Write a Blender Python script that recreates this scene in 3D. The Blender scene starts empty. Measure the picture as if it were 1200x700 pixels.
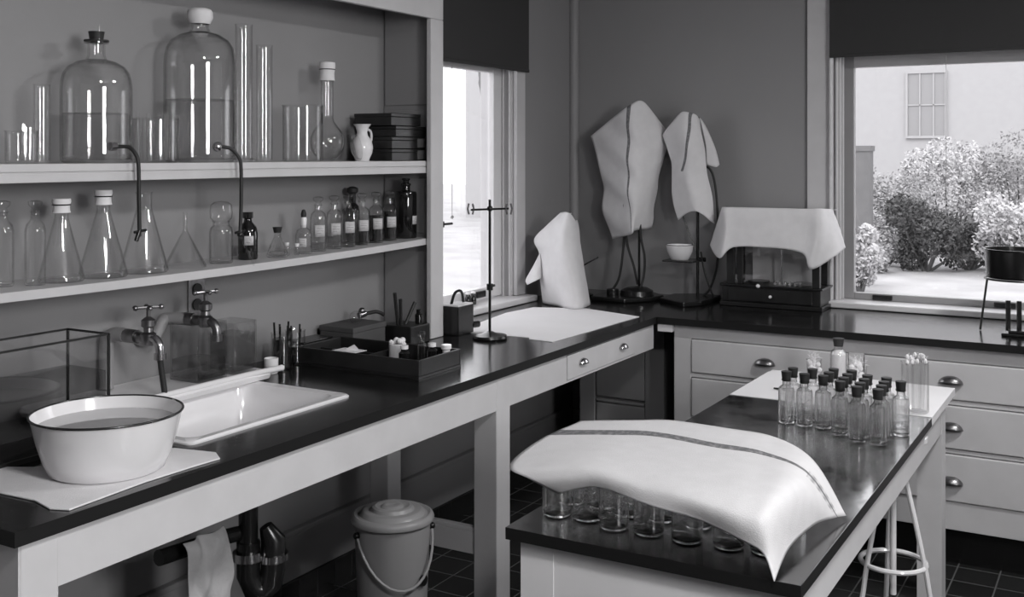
import bpy, math, random
from mathutils import Vector, Matrix
random.seed(7)
PI = math.pi
S = bpy.context.scene
C = S.collection

# ------------------------------------------------------------------ camera, world, lights, exposure
cam_d = bpy.data.cameras.new('camera'); cam = bpy.data.objects.new('camera', cam_d); C.objects.link(cam)
cam.location = (0, 0, 1.62); cam.rotation_euler = (PI/2, 0, math.radians(30))
cam_d.sensor_width = 36; cam_d.lens = 36*1267/1200; cam_d.shift_y = -(350-182)/1200
cam_d.clip_start = .05; cam_d.clip_end = 200
S.camera = cam
S.view_settings.view_transform = 'Standard'; S.view_settings.look = 'None'
S.view_settings.gamma = 1; S.view_settings.use_curve_mapping = False
S.view_settings.exposure = 0.0
S.cycles.use_denoising = True
S.cycles.transparent_max_bounces = 40
S.cycles.max_bounces = 14; S.cycles.transmission_bounces = 14; S.cycles.glossy_bounces = 6; S.cycles.diffuse_bounces = 4
S.cycles.caustics_reflective = False; S.cycles.caustics_refractive = False

world = bpy.data.worlds.new('overcast_sky'); S.world = world; world.use_nodes = True
wn = world.node_tree; bg = wn.nodes['Background']
bg.inputs['Color'].default_value = (.97, .97, 1, 1); bg.inputs['Strength'].default_value = 3.0

def light(name, kind, loc, rot, energy, sx=1, sy=1, portal=False, angle=None):
    d = bpy.data.lights.new(name, kind); d.energy = energy
    if kind == 'AREA':
        d.shape = 'RECTANGLE'; d.size = sx; d.size_y = sy; d.cycles.is_portal = portal
    if angle is not None: d.angle = angle
    o = bpy.data.objects.new(name, d); C.objects.link(o); o.location = loc; o.rotation_euler = rot
    return o
light('sun', 'SUN', (0, -5, 10), (math.radians(48), 0, 0), 1.2, angle=.03)
# daylight arriving through the window of the right-hand wall
light('side_window_daylight', 'AREA', (1.93, .9, 2.1), (0, math.radians(90), 0), 92, .95, .8)
# overhead fill added to brighten the room, no known fixture
light('added_room_fill', 'AREA', (.3, .8, 2.8), (0, 0, 0), 40, .35, .35)
light('added_back_fill', 'AREA', (.5, 3.3, 2.8), (0, 0, 0), 48, .35, .35)  # another added fill, lifts the back wall and its towels
light('portal_left', 'AREA', (-2.80, 4.15, 1.5), (0, math.radians(-90), 0), 1, 1.2, 1.0, portal=True)
light('portal_back', 'AREA', (-.46, 5.42, 1.5), (math.radians(-90), 0, 0), 1, 1.6, 1.2, portal=True)

# ------------------------------------------------------------------ materials
def mat(name, col, rough=.6, metal=0., spec=.5, bump=0., bscale=60., var=0., vscale=6., coat=0.):
    m = bpy.data.materials.new(name); m.use_nodes = True; nt = m.node_tree; n = nt.nodes; l = nt.links
    p = n['Principled BSDF']
    if isinstance(col, (int, float)): col = (col, col*.985, col)
    p.inputs['Base Color'].default_value = (*col, 1); p.inputs['Roughness'].default_value = rough
    p.inputs['Metallic'].default_value = metal; p.inputs['Specular IOR Level'].default_value = spec
    p.inputs['Coat Weight'].default_value = coat; p.inputs['Coat Roughness'].default_value = .12 if coat > .4 else .03
    tc = n.new('ShaderNodeTexCoord')
    if var:
        nz = n.new('ShaderNodeTexNoise'); nz.inputs['Scale'].default_value = vscale; nz.inputs['Detail'].default_value = 5
        l.new(tc.outputs['Object'], nz.inputs['Vector'])
        mr = n.new('ShaderNodeMapRange'); mr.inputs[1].default_value = .3; mr.inputs[2].default_value = .7
        mr.inputs[3].default_value = 1-var; mr.inputs[4].default_value = 1+var
        l.new(nz.outputs['Fac'], mr.inputs[0])
        mx = n.new('ShaderNodeMix'); mx.data_type = 'RGBA'; mx.blend_type = 'MULTIPLY'; mx.inputs[0].default_value = 1
        mx.inputs[6].default_value = (*col, 1); l.new(mr.outputs[0], mx.inputs[7]); l.new(mx.outputs[2], p.inputs['Base Color'])
    if bump:
        nb = n.new('ShaderNodeTexNoise'); nb.inputs['Scale'].default_value = bscale; nb.inputs['Detail'].default_value = 4
        l.new(tc.outputs['Object'], nb.inputs['Vector'])
        b = n.new('ShaderNodeBump'); b.inputs['Strength'].default_value = bump; b.inputs['Distance'].default_value = .002
        l.new(nb.outputs['Fac'], b.inputs['Height']); l.new(b.outputs['Normal'], p.inputs['Normal'])
    return m

def glass(name, centre=.97, edge=.35, gloss=.9, rough=.02):
    m = bpy.data.materials.new(name); m.use_nodes = True; nt = m.node_tree; n = nt.nodes; l = nt.links
    n.remove(n['Principled BSDF']); out = n['Material Output']
    lw = n.new('ShaderNodeLayerWeight'); lw.inputs['Blend'].default_value = .5
    pw = n.new('ShaderNodeMath'); pw.operation = 'POWER'; pw.inputs[1].default_value = 5
    l.new(lw.outputs['Facing'], pw.inputs[0])
    mx = n.new('ShaderNodeMix'); mx.data_type = 'RGBA'
    mx.inputs[6].default_value = (centre, centre, centre, 1); mx.inputs[7].default_value = (edge, edge, edge, 1)
    l.new(pw.outputs[0], mx.inputs[0])
    t = n.new('ShaderNodeBsdfTransparent'); l.new(mx.outputs[2], t.inputs['Color'])
    g = n.new('ShaderNodeBsdfGlossy'); g.inputs['Roughness'].default_value = rough; g.inputs['Color'].default_value = (gloss, gloss, gloss, 1)
    fr = n.new('ShaderNodeMath'); fr.operation = 'MULTIPLY_ADD'; l.new(pw.outputs[0], fr.inputs[0]); fr.inputs[1].default_value = .9; fr.inputs[2].default_value = .045
    fr.use_clamp = True
    ms = n.new('ShaderNodeMixShader'); l.new(fr.outputs[0], ms.inputs[0]); l.new(t.outputs[0], ms.inputs[1]); l.new(g.outputs[0], ms.inputs[2])
    l.new(ms.outputs[0], out.inputs['Surface'])
    return m

def real_glass(name, col=.99, mixf=.75, rough=.0):
    m = bpy.data.materials.new(name); m.use_nodes = True; nt = m.node_tree; n = nt.nodes; l = nt.links
    n.remove(n['Principled BSDF']); out = n['Material Output']
    g = n.new('ShaderNodeBsdfGlass'); g.inputs['IOR'].default_value = 1.47; g.inputs['Roughness'].default_value = rough; g.inputs['Color'].default_value = (col, col, col, 1)
    t = n.new('ShaderNodeBsdfTransparent'); t.inputs['Color'].default_value = (.97, .97, .97, 1)
    ms = n.new('ShaderNodeMixShader'); ms.inputs[0].default_value = mixf; l.new(t.outputs[0], ms.inputs[1]); l.new(g.outputs[0], ms.inputs[2])
    l.new(ms.outputs[0], out.inputs['Surface']); return m

def tile_mat(name, a, b, size, grout, rough=.25):
    m = mat(name, a, rough); nt = m.node_tree; n = nt.nodes; l = nt.links; p = n['Principled BSDF']
    tc = n.new('ShaderNodeTexCoord'); br = n.new('ShaderNodeTexBrick')
    br.offset = 0; br.inputs['Scale'].default_value = 1; br.inputs['Brick Width'].default_value = size; br.inputs['Row Height'].default_value = size
    br.inputs['Mortar Size'].default_value = .003; br.inputs['Color1'].default_value = (a, a, a, 1); br.inputs['Color2'].default_value = (b, b, b, 1)
    br.inputs['Mortar'].default_value = (grout, grout, grout, 1)
    l.new(tc.outputs['Object'], br.inputs['Vector']); l.new(br.outputs['Color'], p.inputs['Base Color'])
    return m

M_ = {}
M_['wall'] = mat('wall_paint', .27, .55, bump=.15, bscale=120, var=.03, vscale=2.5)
M_['ceiling'] = mat('ceiling_paint', .6, .8)
M_['farwall'] = mat('unseen_wall_paint', .34, .8)
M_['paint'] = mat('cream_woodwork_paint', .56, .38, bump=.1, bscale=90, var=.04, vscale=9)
M_['white'] = mat('white_gloss_paint', .72, .3, bump=.08, bscale=60, var=.03)
M_['sash'] = mat('grey_sash_paint', .30, .4, var=.04)
M_['edge'] = mat('dull_black_worktop_edge', .010, .5, spec=.25)
M_['sash2'] = mat('weathered_grey_paint', .13, .6, var=.1)
M_['black_top'] = mat('black_stained_worktop', .009, .16, spec=.8, bump=.12, bscale=18, var=.5, vscale=8)
M_['island_top'] = mat('worn_black_island_worktop', .010, .2, spec=.8, coat=.45, bump=.15, bscale=30, var=.35, vscale=10)
M_['floor'] = tile_mat('dark_floor_tile', .015, .022, .152, .12)
M_['base_tile'] = tile_mat('dark_base_tile', .012, .018, .10, .03)
M_['blind'] = mat('dark_blind_cloth', .035, .85, bump=.3, bscale=300, var=.05, vscale=3)
M_['enamel'] = mat('white_enamel', .78, .14, spec=.6, var=.02, coat=.3)
M_['enamel_rim'] = mat('dark_enamel_rim', .02, .25)
M_['porcelain'] = mat('white_porcelain', .8, .15)
M_['black'] = mat('black_japanned_iron', .010, .25, bump=.1)
M_['rubber'] = mat('black_rubber', .015, .55)
M_['cork'] = mat('black_rubber_stopper', .02, .6, bump=.3, bscale=150)
M_['nickel'] = mat('nickel_plate', .55, .18, metal=1, var=.1, vscale=30)
M_['brass'] = mat('tarnished_brass', .25, .3, metal=1, var=.25, vscale=30)
M_['darkwood'] = mat('dark_stained_wood', .012, .32, bump=.25, bscale=25, var=.4, vscale=15)
M_['wood2'] = mat('stained_wood_edge', .016, .4, bump=.25, bscale=25, var=.3, vscale=15)
M_['greybox'] = mat('grey_cardboard', .07, .75, var=.1)
M_['bin'] = mat('grey_enamel_pail', .40, .35, var=.04)
M_['paper'] = mat('white_paper', .78, .8, bump=.1, bscale=120, var=.02)
M_['label'] = mat('off_white_bottle_label', .55, .75, var=.12, vscale=120)
M_['cotton'] = mat('cotton_wool', .8, .95, bump=1, bscale=150)
M_['cloth'] = mat('white_linen', .70, .95, spec=.1, bump=.5, bscale=350, var=.03, vscale=25)
M_['rag'] = mat('pale_rag', .42, .95, spec=.1, bump=.6, bscale=200, var=.08, vscale=25)
M_['darkglass'] = mat('dark_bottle_glass', .008, .06, spec=.7)
M_['glass'] = glass('clear_glass', .985, .30)
M_['thick'] = glass('thick_clear_glass', .975, .10)
M_['bottle'] = real_glass('bottle_glass')
M_['pane'] = glass('window_glass', .97, .8)
M_['tank'] = glass('tank_plate_glass', .90, .35)
M_['water'] = glass('clear_liquid', .94, .4, .8)
M_['tankwater'] = glass('tank_water', .80, .4, .8)
M_['darkliquid'] = mat('dark_liquid', .012, .08, spec=.6)
M_['greyliquid'] = glass('grey_liquid', .8, .5)
M_['basinwater'] = mat('still_water_in_basin', .45, .03, spec=.7)
M_['leaf'] = mat('pale_shrub_leaf', .42, .7, var=.25, vscale=3)
M_['leaf_dark'] = mat('dark_shrub_leaf', .05, .6, var=.5, vscale=4)
M_['leaf_mid'] = mat('grey_shrub_leaf', .28, .7, var=.35, vscale=3)
M_['stem'] = mat('shrub_stem', .08, .8)
M_['lawn'] = mat('pale_dry_lawn', .34, .95, bump=1, bscale=4, var=.15, vscale=1.2)
M_['stucco'] = mat('pale_stucco', .36, .9, var=.03)
M_['housepane'] = mat('house_window_pane', .24, .2)

M_['foot'] = mat('glass_foot_painted_gleam', .55, .15)  # pale colour mixed into the glass stands in for light it catches
_n = M_['foot'].node_tree; _t = _n.nodes.new('ShaderNodeBsdfTransparent'); _m = _n.nodes.new('ShaderNodeMixShader'); _m.inputs[0].default_value = .45
_n.links.new(_t.outputs[0], _m.inputs[1]); _n.links.new(_n.nodes['Principled BSDF'].outputs[0], _m.inputs[2]); _n.links.new(_m.outputs[0], _n.nodes['Material Output'].inputs['Surface'])
# scuffed gloss on the island worktop
_n = M_['island_top'].node_tree; _c = _n.nodes.new('ShaderNodeTexCoord'); _z = _n.nodes.new('ShaderNodeTexNoise'); _z.inputs['Scale'].default_value = 14; _z.inputs['Detail'].default_value = 8; _z.inputs['Distortion'].default_value = .2
_r = _n.nodes.new('ShaderNodeMapRange'); _r.inputs[1].default_value = .38; _r.inputs[2].default_value = .62; _r.inputs[3].default_value = .11; _r.inputs[4].default_value = .21
_n.links.new(_c.outputs['Object'], _z.inputs['Vector']); _n.links.new(_z.outputs['Fac'], _r.inputs[0]); _n.links.new(_r.outputs[0], _n.nodes['Principled BSDF'].inputs['Roughness'])
_n.links.new(_r.outputs[0], _n.nodes['Principled BSDF'].inputs['Coat Roughness'])

# ------------------------------------------------------------------ mesh builder
class MB:
    def __init__(s): s.v = []; s.f = []; s.mi = []; s.sm = []; s.uv = {}
    def add(s, vs, fs, mi=0, smooth=False):
        o = len(s.v); s.v += [tuple(a) for a in vs]
        for f in fs: s.f.append(tuple(i+o for i in f)); s.mi.append(mi); s.sm.append(smooth)
        return s
    def box(s, x0, x1, y0, y1, z0, z1, mi=0):
        v = [(x0,y0,z0),(x1,y0,z0),(x1,y1,z0),(x0,y1,z0),(x0,y0,z1),(x1,y0,z1),(x1,y1,z1),(x0,y1,z1)]
        return s.add(v, [(3,2,1,0),(4,5,6,7),(0,1,5,4),(1,2,6,5),(2,3,7,6),(3,0,4,7)], mi)
    def topbox(s, *a):
        v = s.box(*a); k = len(s.mi)-6
        for i in (0,2,3,4,5): s.mi[k+i] = 1
        return s
    def prism(s, pts, z0, z1, mi=0):
        a = sum(pts[i][0]*pts[(i+1)%len(pts)][1]-pts[(i+1)%len(pts)][0]*pts[i][1] for i in range(len(pts)))
        if a < 0: pts = pts[::-1]
        n = len(pts); v = [(x,y,z0) for x,y in pts]+[(x,y,z1) for x,y in pts]
        return s.add(v, [tuple(range(n-1,-1,-1)), tuple(range(n,2*n))]+[(i,(i+1)%n,n+(i+1)%n,n+i) for i in range(n)], mi)
    def lathe(s, prof, n=24, c=(0,0,0), mi=0, smooth=True, M=None, sx=1, sy=1):
        """prof = [(r,z)...]; closed to the axis where r == 0"""
        vs = []; fs = []; idx = []
        for r, z in prof:
            if r <= 1e-6: idx.append([len(vs)]); vs.append((0,0,z))
            else:
                idx.append(list(range(len(vs), len(vs)+n)))
                vs += [(r*math.cos(2*PI*k/n)*sx, r*math.sin(2*PI*k/n)*sy, z) for k in range(n)]
        for a, b in zip(idx[:-1], idx[1:]):
            if len(a) == 1 and len(b) == 1: continue
            for k in range(n):
                k2 = (k+1) % n
                if len(a) == 1: fs.append((a[0], b[k], b[k2]))
                elif len(b) == 1: fs.append((a[k], a[k2], b[0]))
                else: fs.append((a[k], a[k2], b[k2], b[k]))
        vs = [Vector(p) for p in vs]
        if M is not None: vs = [M @ p for p in vs]
        vs = [p+Vector(c) for p in vs]
        return s.add(vs, fs, mi, smooth)
    def tube(s, pts, r, n=10, mi=0, closed=False, smooth=True):
        P = [Vector(p) for p in pts]; m = len(P); R = r if isinstance(r, (list, tuple)) else [r]*m
        vs = []; fs = []; up = None
        for i in range(m):
            if closed: t = (P[(i+1)%m]-P[i-1]).normalized()
            else: t = (P[min(i+1, m-1)]-P[max(i-1, 0)]).normalized()
            if up is None:
                up = Vector((0,0,1)) if abs(t.z) < .9 else Vector((1,0,0))
            a = t.cross(up).normalized(); b = a.cross(t).normalized(); up = b
            vs += [P[i]+(a*math.cos(2*PI*k/n)+b*math.sin(2*PI*k/n))*R[i] for k in range(n)]
        for i in range(m if closed else m-1):
            j = (i+1) % m
            for k in range(n): fs.append((i*n+k, i*n+(k+1)%n, j*n+(k+1)%n, j*n+k))
        if not closed: fs += [tuple(range(n-1,-1,-1)), tuple(range((m-1)*n, m*n))]
        return s.add(vs, fs, mi, smooth)
    def ball(s, c, r, n=14, mi=0, sx=1, sy=1, sz=1):
        prof = [(r*math.sin(PI*k/10) if 0 < k < 10 else 0, -r*math.cos(PI*k/10)*sz) for k in range(11)]
        return s.lathe(prof, n, c, mi, sx=sx, sy=sy)
    def build(s, name, mats, parent=None, loc=(0,0,0), bevel=0, solid=0, sub=0, rz=0):
        me = bpy.data.meshes.new(name); me.from_pydata(s.v, [], s.f)
        if not isinstance(mats, (list, tuple)): mats = [mats]
        for m in mats: me.materials.append(M_[m] if isinstance(m, str) else m)
        for p, mi, sm in zip(me.polygons, s.mi, s.sm): p.material_index = mi; p.use_smooth = sm
        if s.uv:
            ul = me.uv_layers.new(name='UVMap')
            for lp in me.loops: ul.data[lp.index].uv = s.uv.get(lp.vertex_index, (0, 0))
        me.update()
        if any(s.sm): me.set_sharp_from_angle(angle=math.radians(38))
        o = bpy.data.objects.new(name, me); C.objects.link(o); o.location = loc
        if rz: o.rotation_euler = (0, 0, rz)
        if parent: o.parent = parent
        if solid:
            d = o.modifiers.new('thickness', 'SOLIDIFY'); d.thickness = solid; d.offset = 0
        if bevel:
            b = o.modifiers.new('bevel', 'BEVEL'); b.width = bevel; b.segments = 2; b.limit_method = 'ANGLE'
        if sub:
            d = o.modifiers.new('sub', 'SUBSURF'); d.levels = sub; d.render_levels = sub
        return o

def tag(o, label, cat, group=None, kind=None):
    o['label'] = label; o['category'] = cat
    if group: o['group'] = group
    if kind: o['kind'] = kind
    return o
def thing(name, loc, label, cat, group=None, rz=0):
    o = bpy.data.objects.new(name, None); C.objects.link(o); o.empty_display_size = .05
    o.location = loc; o.rotation_euler = (0, 0, rz)
    return tag(o, label, cat, group)
def struct(name, mb, m, bevel=0):
    o = mb.build(name, m, bevel=bevel); o['kind'] = 'structure'; return o
def kids(o): return [c for c in C.objects if c.parent == o]
def copy_tree(o, loc=None, label=None, rz=None, parent=None):
    c = o.copy(); C.objects.link(c)
    if parent: c.parent = parent
    if loc is not None: c.location = loc
    if label: c['label'] = label
    if rz is not None: c.rotation_euler = (0, 0, rz)
    for k in kids(o): copy_tree(k, parent=c)
    return c

def smooth_curve(pts, k=6):
    P = [Vector(p) for p in pts]; out = []
    for i in range(len(P)-1):
        p0 = P[max(i-1,0)]; p1 = P[i]; p2 = P[i+1]; p3 = P[min(i+2,len(P)-1)]
        for j in range(k):
            t = j/k
            out.append(.5*((2*p1)+(p2-p0)*t+(2*p0-5*p1+4*p2-p3)*t*t+(3*p1-p0-3*p2+p3)*t**3))
    out.append(P[-1]); return out
def patch(mb, rows, k=6, wob=0., seed=1, flipuv=False):
    """smooth surface through a grid of control points (rows of points)"""
    R = [smooth_curve(r, k) for r in rows]; n = len(R[0]); cols = [smooth_curve([r[j] for r in R], k) for j in range(n)]
    m = len(cols[0]); o = len(mb.v); rnd = random.Random(seed)
    ph = [(rnd.uniform(0, 6), rnd.uniform(8, 26), rnd.uniform(8, 26)) for _ in range(5)]
    vs = []; fs = []
    for j in range(n):
        for i in range(m):
            p = cols[j][i].copy()
            if wob:
                w = sum(math.sin(a+b*p.x*2+c*(p.z+p.y)*1.7) for a, b, c in ph)/5*wob
                p += Vector((w*.3, w, w*.6))
            vs.append(p); u, v = j/(n-1), i/(m-1)
            mb.uv[o+j*m+i] = (u, v)
    for j in range(n-1):
        for i in range(m-1): fs.append((j*m+i, (j+1)*m+i, (j+1)*m+i+1, j*m+i+1))
    mb.add(vs, fs, 0, True); return mb

# ================================================================== THE SETTING
W = MB()                                   # left wall with its window opening y 3.62..4.60, z .905..2.45
for a in [(-2.5,3.62,0,2.9),(4.60,5.25,0,2.9),(3.62,4.60,0,.905),(3.62,4.60,2.45,2.9)]: W.box(-2.83,-2.65,a[0],a[1],a[2],a[3])
struct('wall_left', W, 'wall')
W = MB()                                   # back wall, window opening x -1.25..0.35
for a in [(-2.83,-1.25,0,2.9),(.35,1.9,0,2.9),(-1.25,.35,0,.905),(-1.25,.35,2.45,2.9)]: W.box(a[0],a[1],5.25,5.43,a[2],a[3])
struct('wall_back', W, 'wall')
W = MB()
for a in [(-2.5,.45,0,2.9),(1.35,5.25,0,2.9),(.45,1.35,0,1.55),(.45,1.35,2.6,2.9)]: W.box(1.75,1.9,a[0],a[1],a[2],a[3])
struct('wall_right', W, 'farwall')
struct('wall_front', MB().box(-2.83,1.9,-2.65,-2.5,0,2.9), 'farwall')
struct('floor', MB().box(-2.83,1.9,-2.65,5.43,-.1,0), 'floor')
struct('ceiling', MB().box(-2.83,1.9,-2.65,5.43,2.9,3.0), 'ceiling')
struct('trim_1', MB().tube([(-2.635,5.235,.90),(-2.635,5.235,2.9)], .028, 16), 'wall')
struct('baseboard_left', MB().box(-2.65,-2.628,-2.5,5.2,.09,.25).box(-2.65,-2.62,-2.5,5.2,.25,.27), 'wall', bevel=.004)
struct('baseboard_back', MB().box(-2.628,-1.8,5.22,5.25,.0,.25), 'wall')
struct('trim_2', MB().box(-2.65,-2.618,-2.5,5.2,0,.09), 'base_tile')

def win(n, frame, sash, pane, extra=()):
    r = thing('window_%d' % n, (0,0,0), '', ''); del r['label']; del r['category']; r['kind'] = 'structure'
    frame.build('window_frame', 'paint', r, bevel=.003)
    if sash: sash.build('sash', extra[0] if extra else 'sash', r, bevel=.003)
    if pane: pane.build('pane', 'pane', r)
    return r
# left window
fr = MB().box(-2.65,-2.628,4.60,4.685,.932,2.5).box(-2.83,-2.65,4.588,4.60,.93,2.45)
fr.box(-2.83,-2.65,3.62,3.635,.93,2.45).box(-2.65,-2.628,3.582,3.62,.932,2.5)
fr.tube([(-2.64,4.622,.93),(-2.64,4.622,2.45)], .008, 8).tube([(-2.66,4.583,.93),(-2.66,4.583,2.45)], .008, 8).tube([(-2.69,4.572,.93),(-2.69,4.572,2.45)], .006, 8)
w1 = win(1, fr, MB().box(-2.735,-2.70,4.50,4.588,.935,2.45).box(-2.735,-2.70,3.635,3.70,.935,2.45).box(-2.735,-2.70,3.70,4.50,.935,.985).box(-2.735,-2.70,3.70,4.50,2.02,2.07),
    MB().box(-2.72,-2.717,3.70,4.50,.985,2.02), ['white'])
MB().box(-2.83,-2.56,3.60,4.69,.902,.93).build('window_sill', 'white', w1, bevel=.006)
MB().box(-2.70,-2.688,4.33,4.41,.945,.975).build('sash_lift', 'black', w1, bevel=.003)
MB().tube([(-2.68,4.10,2.03),(-2.68,4.10,1.35)], .0016, 6).ball((-2.68,4.10,1.34), .008).build('sash_cord', 'rag', w1)
# back window
fr = MB().box(-1.375,-1.268,5.228,5.25,.93,2.5).box(-1.268,-1.25,5.205,5.25,.93,2.5).box(-1.25,-1.222,5.25,5.43,.93,2.45).box(.35,.44,5.228,5.25,.93,2.5)
fr.tube([(-1.259,5.205,.93),(-1.259,5.205,2.5)], .007, 8).tube([(-1.238,5.24,.93),(-1.238,5.24,2.45)], .007, 8).tube([(-1.218,5.28,.93),(-1.218,5.28,2.45)], .007, 8)
w2 = win(2, fr, MB().box(-1.222,-1.172,5.31,5.35,.93,2.45).box(.30,.35,5.31,5.35,.93,2.45).box(-1.172,.30,5.31,5.35,.93,.962), MB().box(-1.172,.30,5.332,5.335,.962,2.04))
MB().box(-1.172,.30,5.31,5.35,2.04,2.10).build('top_rail', 'paint', w2, bevel=.003)
MB().box(-1.36,.44,5.16,5.43,.902,.93).build('window_sill', 'white', w2, bevel=.006)
for x in (-1.085, -.555): MB().box(x,x+.09,5.300,5.312,.935,.958).build('sash_lift', 'black', w2, bevel=.003)
MB().tube([(-.745,5.22,2.08),(-.745,5.22,1.42)], .0012, 5).build('blind_cord', 'rag', w2)
fr = MB().box(1.72,1.75,.38,.45,1.5,2.66).box(1.72,1.75,1.35,1.42,1.5,2.66).box(1.72,1.75,.45,1.35,2.6,2.66).box(1.68,1.75,.38,1.42,1.5,1.55)
fr.box(1.80,1.83,.885,.915,1.55,2.6)
win(3, fr, None, MB().box(1.812,1.815,.45,1.35,1.55,2.6))

# blinds
def blind(loc, parts, lab):
    r = thing('roller_blind', loc, lab, 'blind', 'roller blinds')
    parts[0].build('blind_cloth', 'blind', r); parts[1].build('hem_bar', 'blind', r, bevel=.002); parts[2].build('roller', 'blind', r)
def rel(): return MB()
blind((-2.612,4.14,2.03), (MB().box(-.0015,.0015,-.54,.55,.012,.6), MB().box(-.005,.005,-.54,.55,0,.016), MB().tube([(0,-.54,.61),(0,.55,.61)], .02)),
      'dark roller blind half down over the left window beside the cupboard')
blind((-.46,5.195,2.082), (MB().box(-.80,.80,-.0015,.0015,.012,.55), MB().box(-.80,.80,-.005,.005,0,.016), MB().tube([(-.80,0,.56),(.80,0,.56)], .02)),
      'wide dark roller blind half down over the garden window on the right')

# ================================================================== OUTSIDE
S_ = struct('ground', MB().box(-40,30,5.6,60,-.5,-.3), 'lawn')
MB2 = MB().box(-40,-3.05,-10,5.6,-.5,-.3); struct('ground_side', MB2, 'lawn')
def shrub(x, y, r, h, m, n, label, seed):
    rnd = random.Random(seed); rt = thing('shrub', (x,y,-.3), label, 'shrub', 'shrubs outside the window')
    mb = MB()
    lumps = [(rnd.uniform(-.6,.6)*r, rnd.uniform(-.5,.5)*r, rnd.uniform(.16,.78)*h, rnd.uniform(.3,.5)*r) for _ in range(11)]
    for _ in range(int(n*2.2)):
        lx,ly,lz,lr = rnd.choice(lumps); d = Vector((rnd.gauss(0,1),rnd.gauss(0,1),rnd.gauss(0,1))).normalized()*lr*rnd.uniform(.55,1.1)
        p = Vector((lx,ly,lz))+d*1.0
        if p.z < .02: p.z = rnd.uniform(.02,.2)
        a = Vector((rnd.uniform(-1,1),rnd.uniform(-1,1),rnd.uniform(-1,1))).normalized(); b = a.orthogonal().normalized(); s = rnd.uniform(.022,.05)
        mb.add([p-a*s, p+b*s*.5, p+a*s, p-b*s*.5], [(0,1,2,3)])
    mb.build('foliage', m, rt)
    st = MB()
    for lx,ly,lz,lr in lumps: st.tube([(lx*.1,ly*.1,0),(lx*.6,ly*.6,lz*.5),(lx,ly,lz)], [.03,.02,.01], 6)
    st.build('stem', 'stem', rt)
shrub(-3.0,18.9,.72,1.35,'leaf_dark',2600,'dark leafy shrub in the middle of the garden view',1)
shrub(-2.42,19.5,.6,1.0,'leaf_dark',1800,'low dark shrub right of the middle of the garden view',2)
shrub(-1.75,19.0,.75,1.3,'leaf',2400,'pale feathery shrub behind the black pot on its tripod',3)
shrub(-3.95,20.6,.9,1.9,'leaf_mid',2600,'grey shrub beside the house at the left of the garden view',4)
shrub(-3.75,18.3,.35,.5,'leaf_mid',700,'small low shrub on the lawn at the left of the garden view',5)
shrub(-3.15,22.6,1.1,2.5,'leaf',3000,'tall pale bush behind the dark shrub in the garden',6)
shrub(-1.9,22.9,1.2,2.9,'leaf_mid',3200,'tallest grey bush at the right of the garden view',7)
shrub(-3.75,19.4,.5,1.1,'leaf',1200,'pale round shrub left of the dark shrub in the garden',8)
shrub(-3.33,15.5,.42,1.35,'leaf',1500,'pale low shrub hiding the foot of the grey garden post',9)
h = thing('house', (-4,28.3,-.3), 'pale stuccoed house seen through the garden window', 'house')
hw = MB().box(-14,14,0,6,0,7); hw.build('wall', 'stucco', h)
wf = MB().box(-.98,-.93,-.06,0,2.4,3.95).box(-.06,-.01,-.06,0,2.4,3.95).box(-.98,-.01,-.08,0,2.34,2.4).box(-.98,-.01,-.06,0,3.95,4.0).box(-.66,-.63,-.05,0,2.4,3.95).box(-.34,-.31,-.05,0,2.4,3.95).box(-.93,-.06,-.05,0,3.15,3.18)
wo = wf.build('window', 'stucco', h); MB().box(-.93,-.06,-.02,-.005,2.4,3.95).build('pane', 'housepane', wo)
pr_ = thing('garden_post', (-3.52,16.5,-.3), 'grey square post standing in the garden left of the shrubs', 'post')
MB().box(-.13,.13,-.13,.13,0,1.98).build('post', 'sash2', pr_); MB().box(-.15,.15,-.15,.15,1.98,2.06).build('cap', 'sash2', pr_)
cp = thing('porch_column', (-4.2,6.87,-.3), 'slender pale porch column with a moulded top outside the left window', 'column')
MB().tube([(0,0,0),(0,0,2.36)], .03, 12).build('shaft', 'sash2', cp); MB().lathe([(.03,2.34),(.036,2.40),(.05,2.46),(.045,2.49),(.05,2.52),(.052,2.58),(.0,2.58)], 16).build('capital', 'sash2', cp)

# ================================================================== LEFT BENCH
b = thing('workbench', (-1.85,1.31,0), 'long pale laboratory bench along the left wall with sink and drawer', 'bench')
def rb(x0,x1,y0,y1,z0,z1): return (x0+1.85, x1+1.85, y0-1.31, y1-1.31, z0, z1)
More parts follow.
